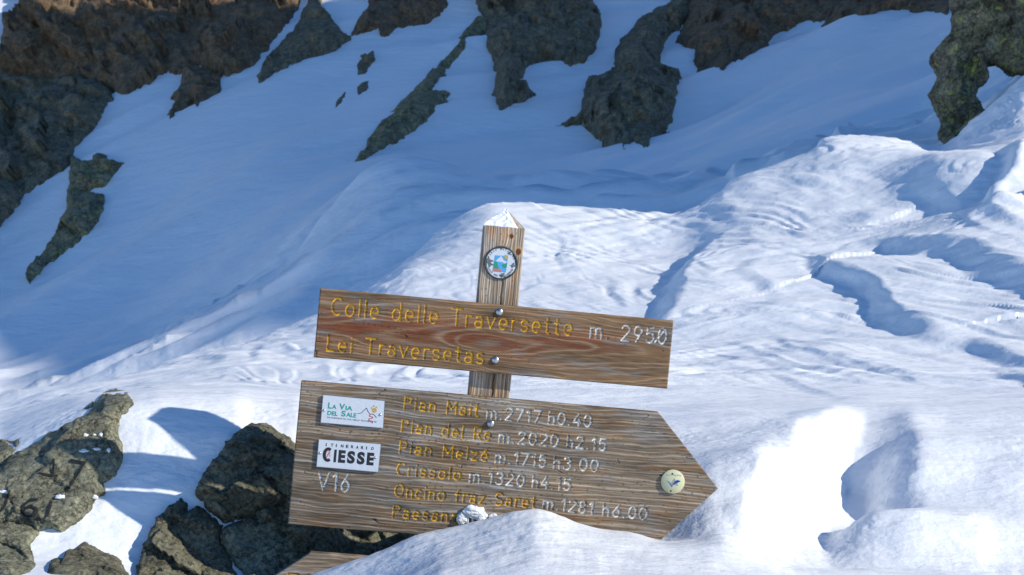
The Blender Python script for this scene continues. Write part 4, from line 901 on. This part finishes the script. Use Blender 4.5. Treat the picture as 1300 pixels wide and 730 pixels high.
# ------------------------------------------------------------------ snow cap on the post, ice on the board
def blob_mesh(name, fn, nu=48, nv=32):
    V = []
    for j in range(nv+1):
        for i in range(nu):
            a, b = 2*math.pi*i/nu, math.pi*(j/nv-0.5); V.append(fn(math.cos(b)*math.cos(a), math.cos(b)*math.sin(a), math.sin(b)))
    F = [(j*nu+i, j*nu+(i+1) % nu, (j+1)*nu+(i+1) % nu, (j+1)*nu+i) for j in range(nv) for i in range(nu)]
    me = bpy.data.meshes.new(name); me.from_pydata(V, [], F); me.update(); return me
def cap_mesh():
    zt = 142.0; ap = np.array([0.5*(PW[0]+PW[1])+1.5, PD*0.5, zt+25.0]); a = np.array([PW[0], 0, zt]); b = np.array([PW[1]-9, 0, zt]); bl = np.array([PW[0], PD, zt])
    V, F = [], []; n = 26
    for i, (p, q) in enumerate(((a, b), (bl, a))):
        off = len(V)
        for lay in (0, 1):
            for j in range(n+1):
                for k in range(n+1):
                    s, t = k/n, j/n; P = (p*(1-s)+q*s)*(1-t)+ap*t
                    edge = min(1, min(t+0.02, 1 if i == 0 else 9, (1-s)*1.0 if i == 0 else s+1)*9)
                    nz = float(fbm(P[0]/5, P[2]/5, P[1]/5, 3)); lift = (2.0+1.5*nz)*(max(0, edge)**0.5) if lay else -0.6
                    V.append(((P[0])*K, post_y+(P[1]-lift*0.5)*K, (P[2]+lift*0.8)*K))
        m = (n+1)*(n+1)
        for j in range(n):
            for k in range(n):
                c = off+m+j*(n+1)+k; F.append((c, c+1, c+n+2, c+n+1))
        for k in range(n):
            c = off+k; F.append((c, c+1, c+1+m, c+m)); c = off+k*(n+1); F.append((c, c+n+1, c+n+1+m, c+m)); c = off+k*(n+1)+n; F.append((c, c+n+1, c+n+1+m, c+m))
    me = bpy.data.meshes.new('snow_cap'); me.from_pydata(V, [], F); me.update(); return me
cap = link('snow_cap', cap_mesh(), SNOW, label='thin cap of snow on the pointed top of the post', cat='snow', smooth=True); cap.matrix_world = S_M

mi, nt_, p_ = mat_new('ice'); p_.inputs['Base Color'].default_value = (0.95, 0.97, 0.98, 1); p_.inputs['Roughness'].default_value = 0.25; p_.inputs['Transmission Weight'].default_value = 0.12; p_.inputs['Specular IOR Level'].default_value = 0.8; p_.inputs['IOR'].default_value = 1.31
ice = empty('ice_clump', 'lump of clear ice with little icicles frozen onto the front of the arrow board', 'ice', S_M)
def ice_blob(u, v, rx, rz, ry, seed, nm='ice_lump'):
    x, z = px_local(u, v)
    def fn(a, b, c):
        n1 = 1+0.28*float(fbm(a*1.3+seed, b*1.3, c*1.3, 3, 0.5)); return ((x+rx*a*n1)*K, (-1+ry*b*n1)*K, (z+rz*c*n1)*K)
    return link(nm, blob_mesh(nm, fn), mi, parent=ice)
ice_blob(602, 650, 13.5, 8, 6, 1); ice_blob(610, 655, 8, 7, 6, 2); ice_blob(587, 658, 7, 7, 4, 3); ice_blob(626, 656, 6, 4, 4, 4); ice_blob(618, 662, 7, 3.5, 4, 5)
for u in (594.5, 600.5, 607):
    x, z = px_local(u, 656); me = lathe([(0.3*K, 0), (1.0*K, 0.1*K)], 8)
    V, F = [], []
    for j, (r_, h_) in enumerate(((1.3, 0), (1.0, -3), (0.85, -6), (0.95, -8.5), (0.2, -9.8))):
        for i in range(8): V.append(((x+r_*math.cos(i*math.pi/4))*K, (-2.0+r_*math.sin(i*math.pi/4))*K, (z+h_)*K))
    for j in range(4):
        for i in range(8): F.append((j*8+i, j*8+(i+1) % 8, (j+1)*8+(i+1) % 8, (j+1)*8+i))
    me = bpy.data.meshes.new('icicle'); me.from_pydata(V, [], F); me.update(); link('icicle', me, mi, parent=ice, smooth=True)

# ------------------------------------------------------------------ painted strokes and snow crumbs on the near rock
from mathutils.bvhtree import BVHTree
def bvh_of(o): return BVHTree.FromPolygons([v.co[:] for v in o.data.vertices], [p.vertices[:] for p in o.data.polygons])
bv = bvh_of(rk_letters)
def on_rock(u, v):
    d = Vector(((u-CU)/FPX, 1, (CV-v)/FPX)); d.normalize(); h = bv.ray_cast(Vector((0, 0, 0)), d); return h[0], h[1]
M_TAR = flat('faded_black_paint', (0.02, 0.02, 0.018), 0.8)
def paint_line(pts, hw, nm='painted_mark'):
    V, F = [], []; dense = []
    for a, b in zip(pts[:-1], pts[1:]):
        n = max(2, int(math.hypot(b[0]-a[0], b[1]-a[1])/1.2)); dense += [(a[0]+(b[0]-a[0])*i/n, a[1]+(b[1]-a[1])*i/n) for i in range(n)]
    dense.append(pts[-1])
    for i, (u, v) in enumerate(dense):
        a, b = dense[max(0, i-1)], dense[min(len(dense)-1, i+1)]; tx, ty = b[0]-a[0], b[1]-a[1]; L = math.hypot(tx, ty)+1e-6; nx_, ny_ = -ty/L, tx/L
        hh = 1.1*hw*(1+0.5*float(fbm(u/5, v/5, 3.0, 3)))
        for k in (-1, -0.33, 0.33, 1):
            h, nn = on_rock(u+nx_*hh*k, v+ny_*hh*k)
            if h is None: h = Vector((0, 0, -9)) if not V else Vector(V[-1]); nn = Vector((0, -1, 0))
            if nn.y > 0: nn = -nn
            V.append(tuple(h+Vector((0, -1, 0.2))*0.0035))
    for i in range(len(dense)-1):
        for k in range(3): F.append((i*4+k, i*4+k+1, i*4+k+5, i*4+k+4))
    me = bpy.data.meshes.new(nm); me.from_pydata(V, [], F); me.update(); link(nm, me, M_TAR, parent=rk_letters)
paint_line([(69, 582), (68, 600), (66, 604)], 1.5); paint_line([(50, 600), (62, 603), (74, 604)], 1.1)
paint_line([(90, 584), (109, 588)], 1.6); paint_line([(107, 588), (98, 604), (90, 616), (85, 624)], 1.3)
paint_line([(50, 634), (40, 634), (31, 641), (28, 650), (34, 656), (44, 654), (47, 646), (40, 642), (32, 646)], 1.5)
paint_line([(66, 636), (62, 650), (60, 656)], 1.5); paint_line([(13, 622), (8, 640), (4, 648)], 1.2)
for (u, v, a, b) in ((108, 573, 6.5, 2.6), (123, 570, 4.5, 1.6), (109, 553, 2.8, 2.6), (128, 552, 2.2, 2.4), (120, 552, 2.2, 1.2), (138, 572, 2.4, 2.8), (76, 631, 6.0, 3.2), (5, 625, 6, 3.0), (120, 631, 4.5, 2.6)):
    h, nn = on_rock(u, v)
    if h is None: continue
    k = h.y/FPX; sd0 = u*0.37
    def fn(x_, y_, z_):
        m_ = 1+0.6*float(fbm(x_*1.9+sd0, y_*1.9, z_*1.9, 3)); return (h.x+a*k*x_*m_, h.y+2.2*k*y_*m_-0.3*k, h.z+b*k*z_*m_)
    link('snow_patch', blob_mesh('snow_patch', fn, 20, 12), SNOW, parent=rk_letters, smooth=True)
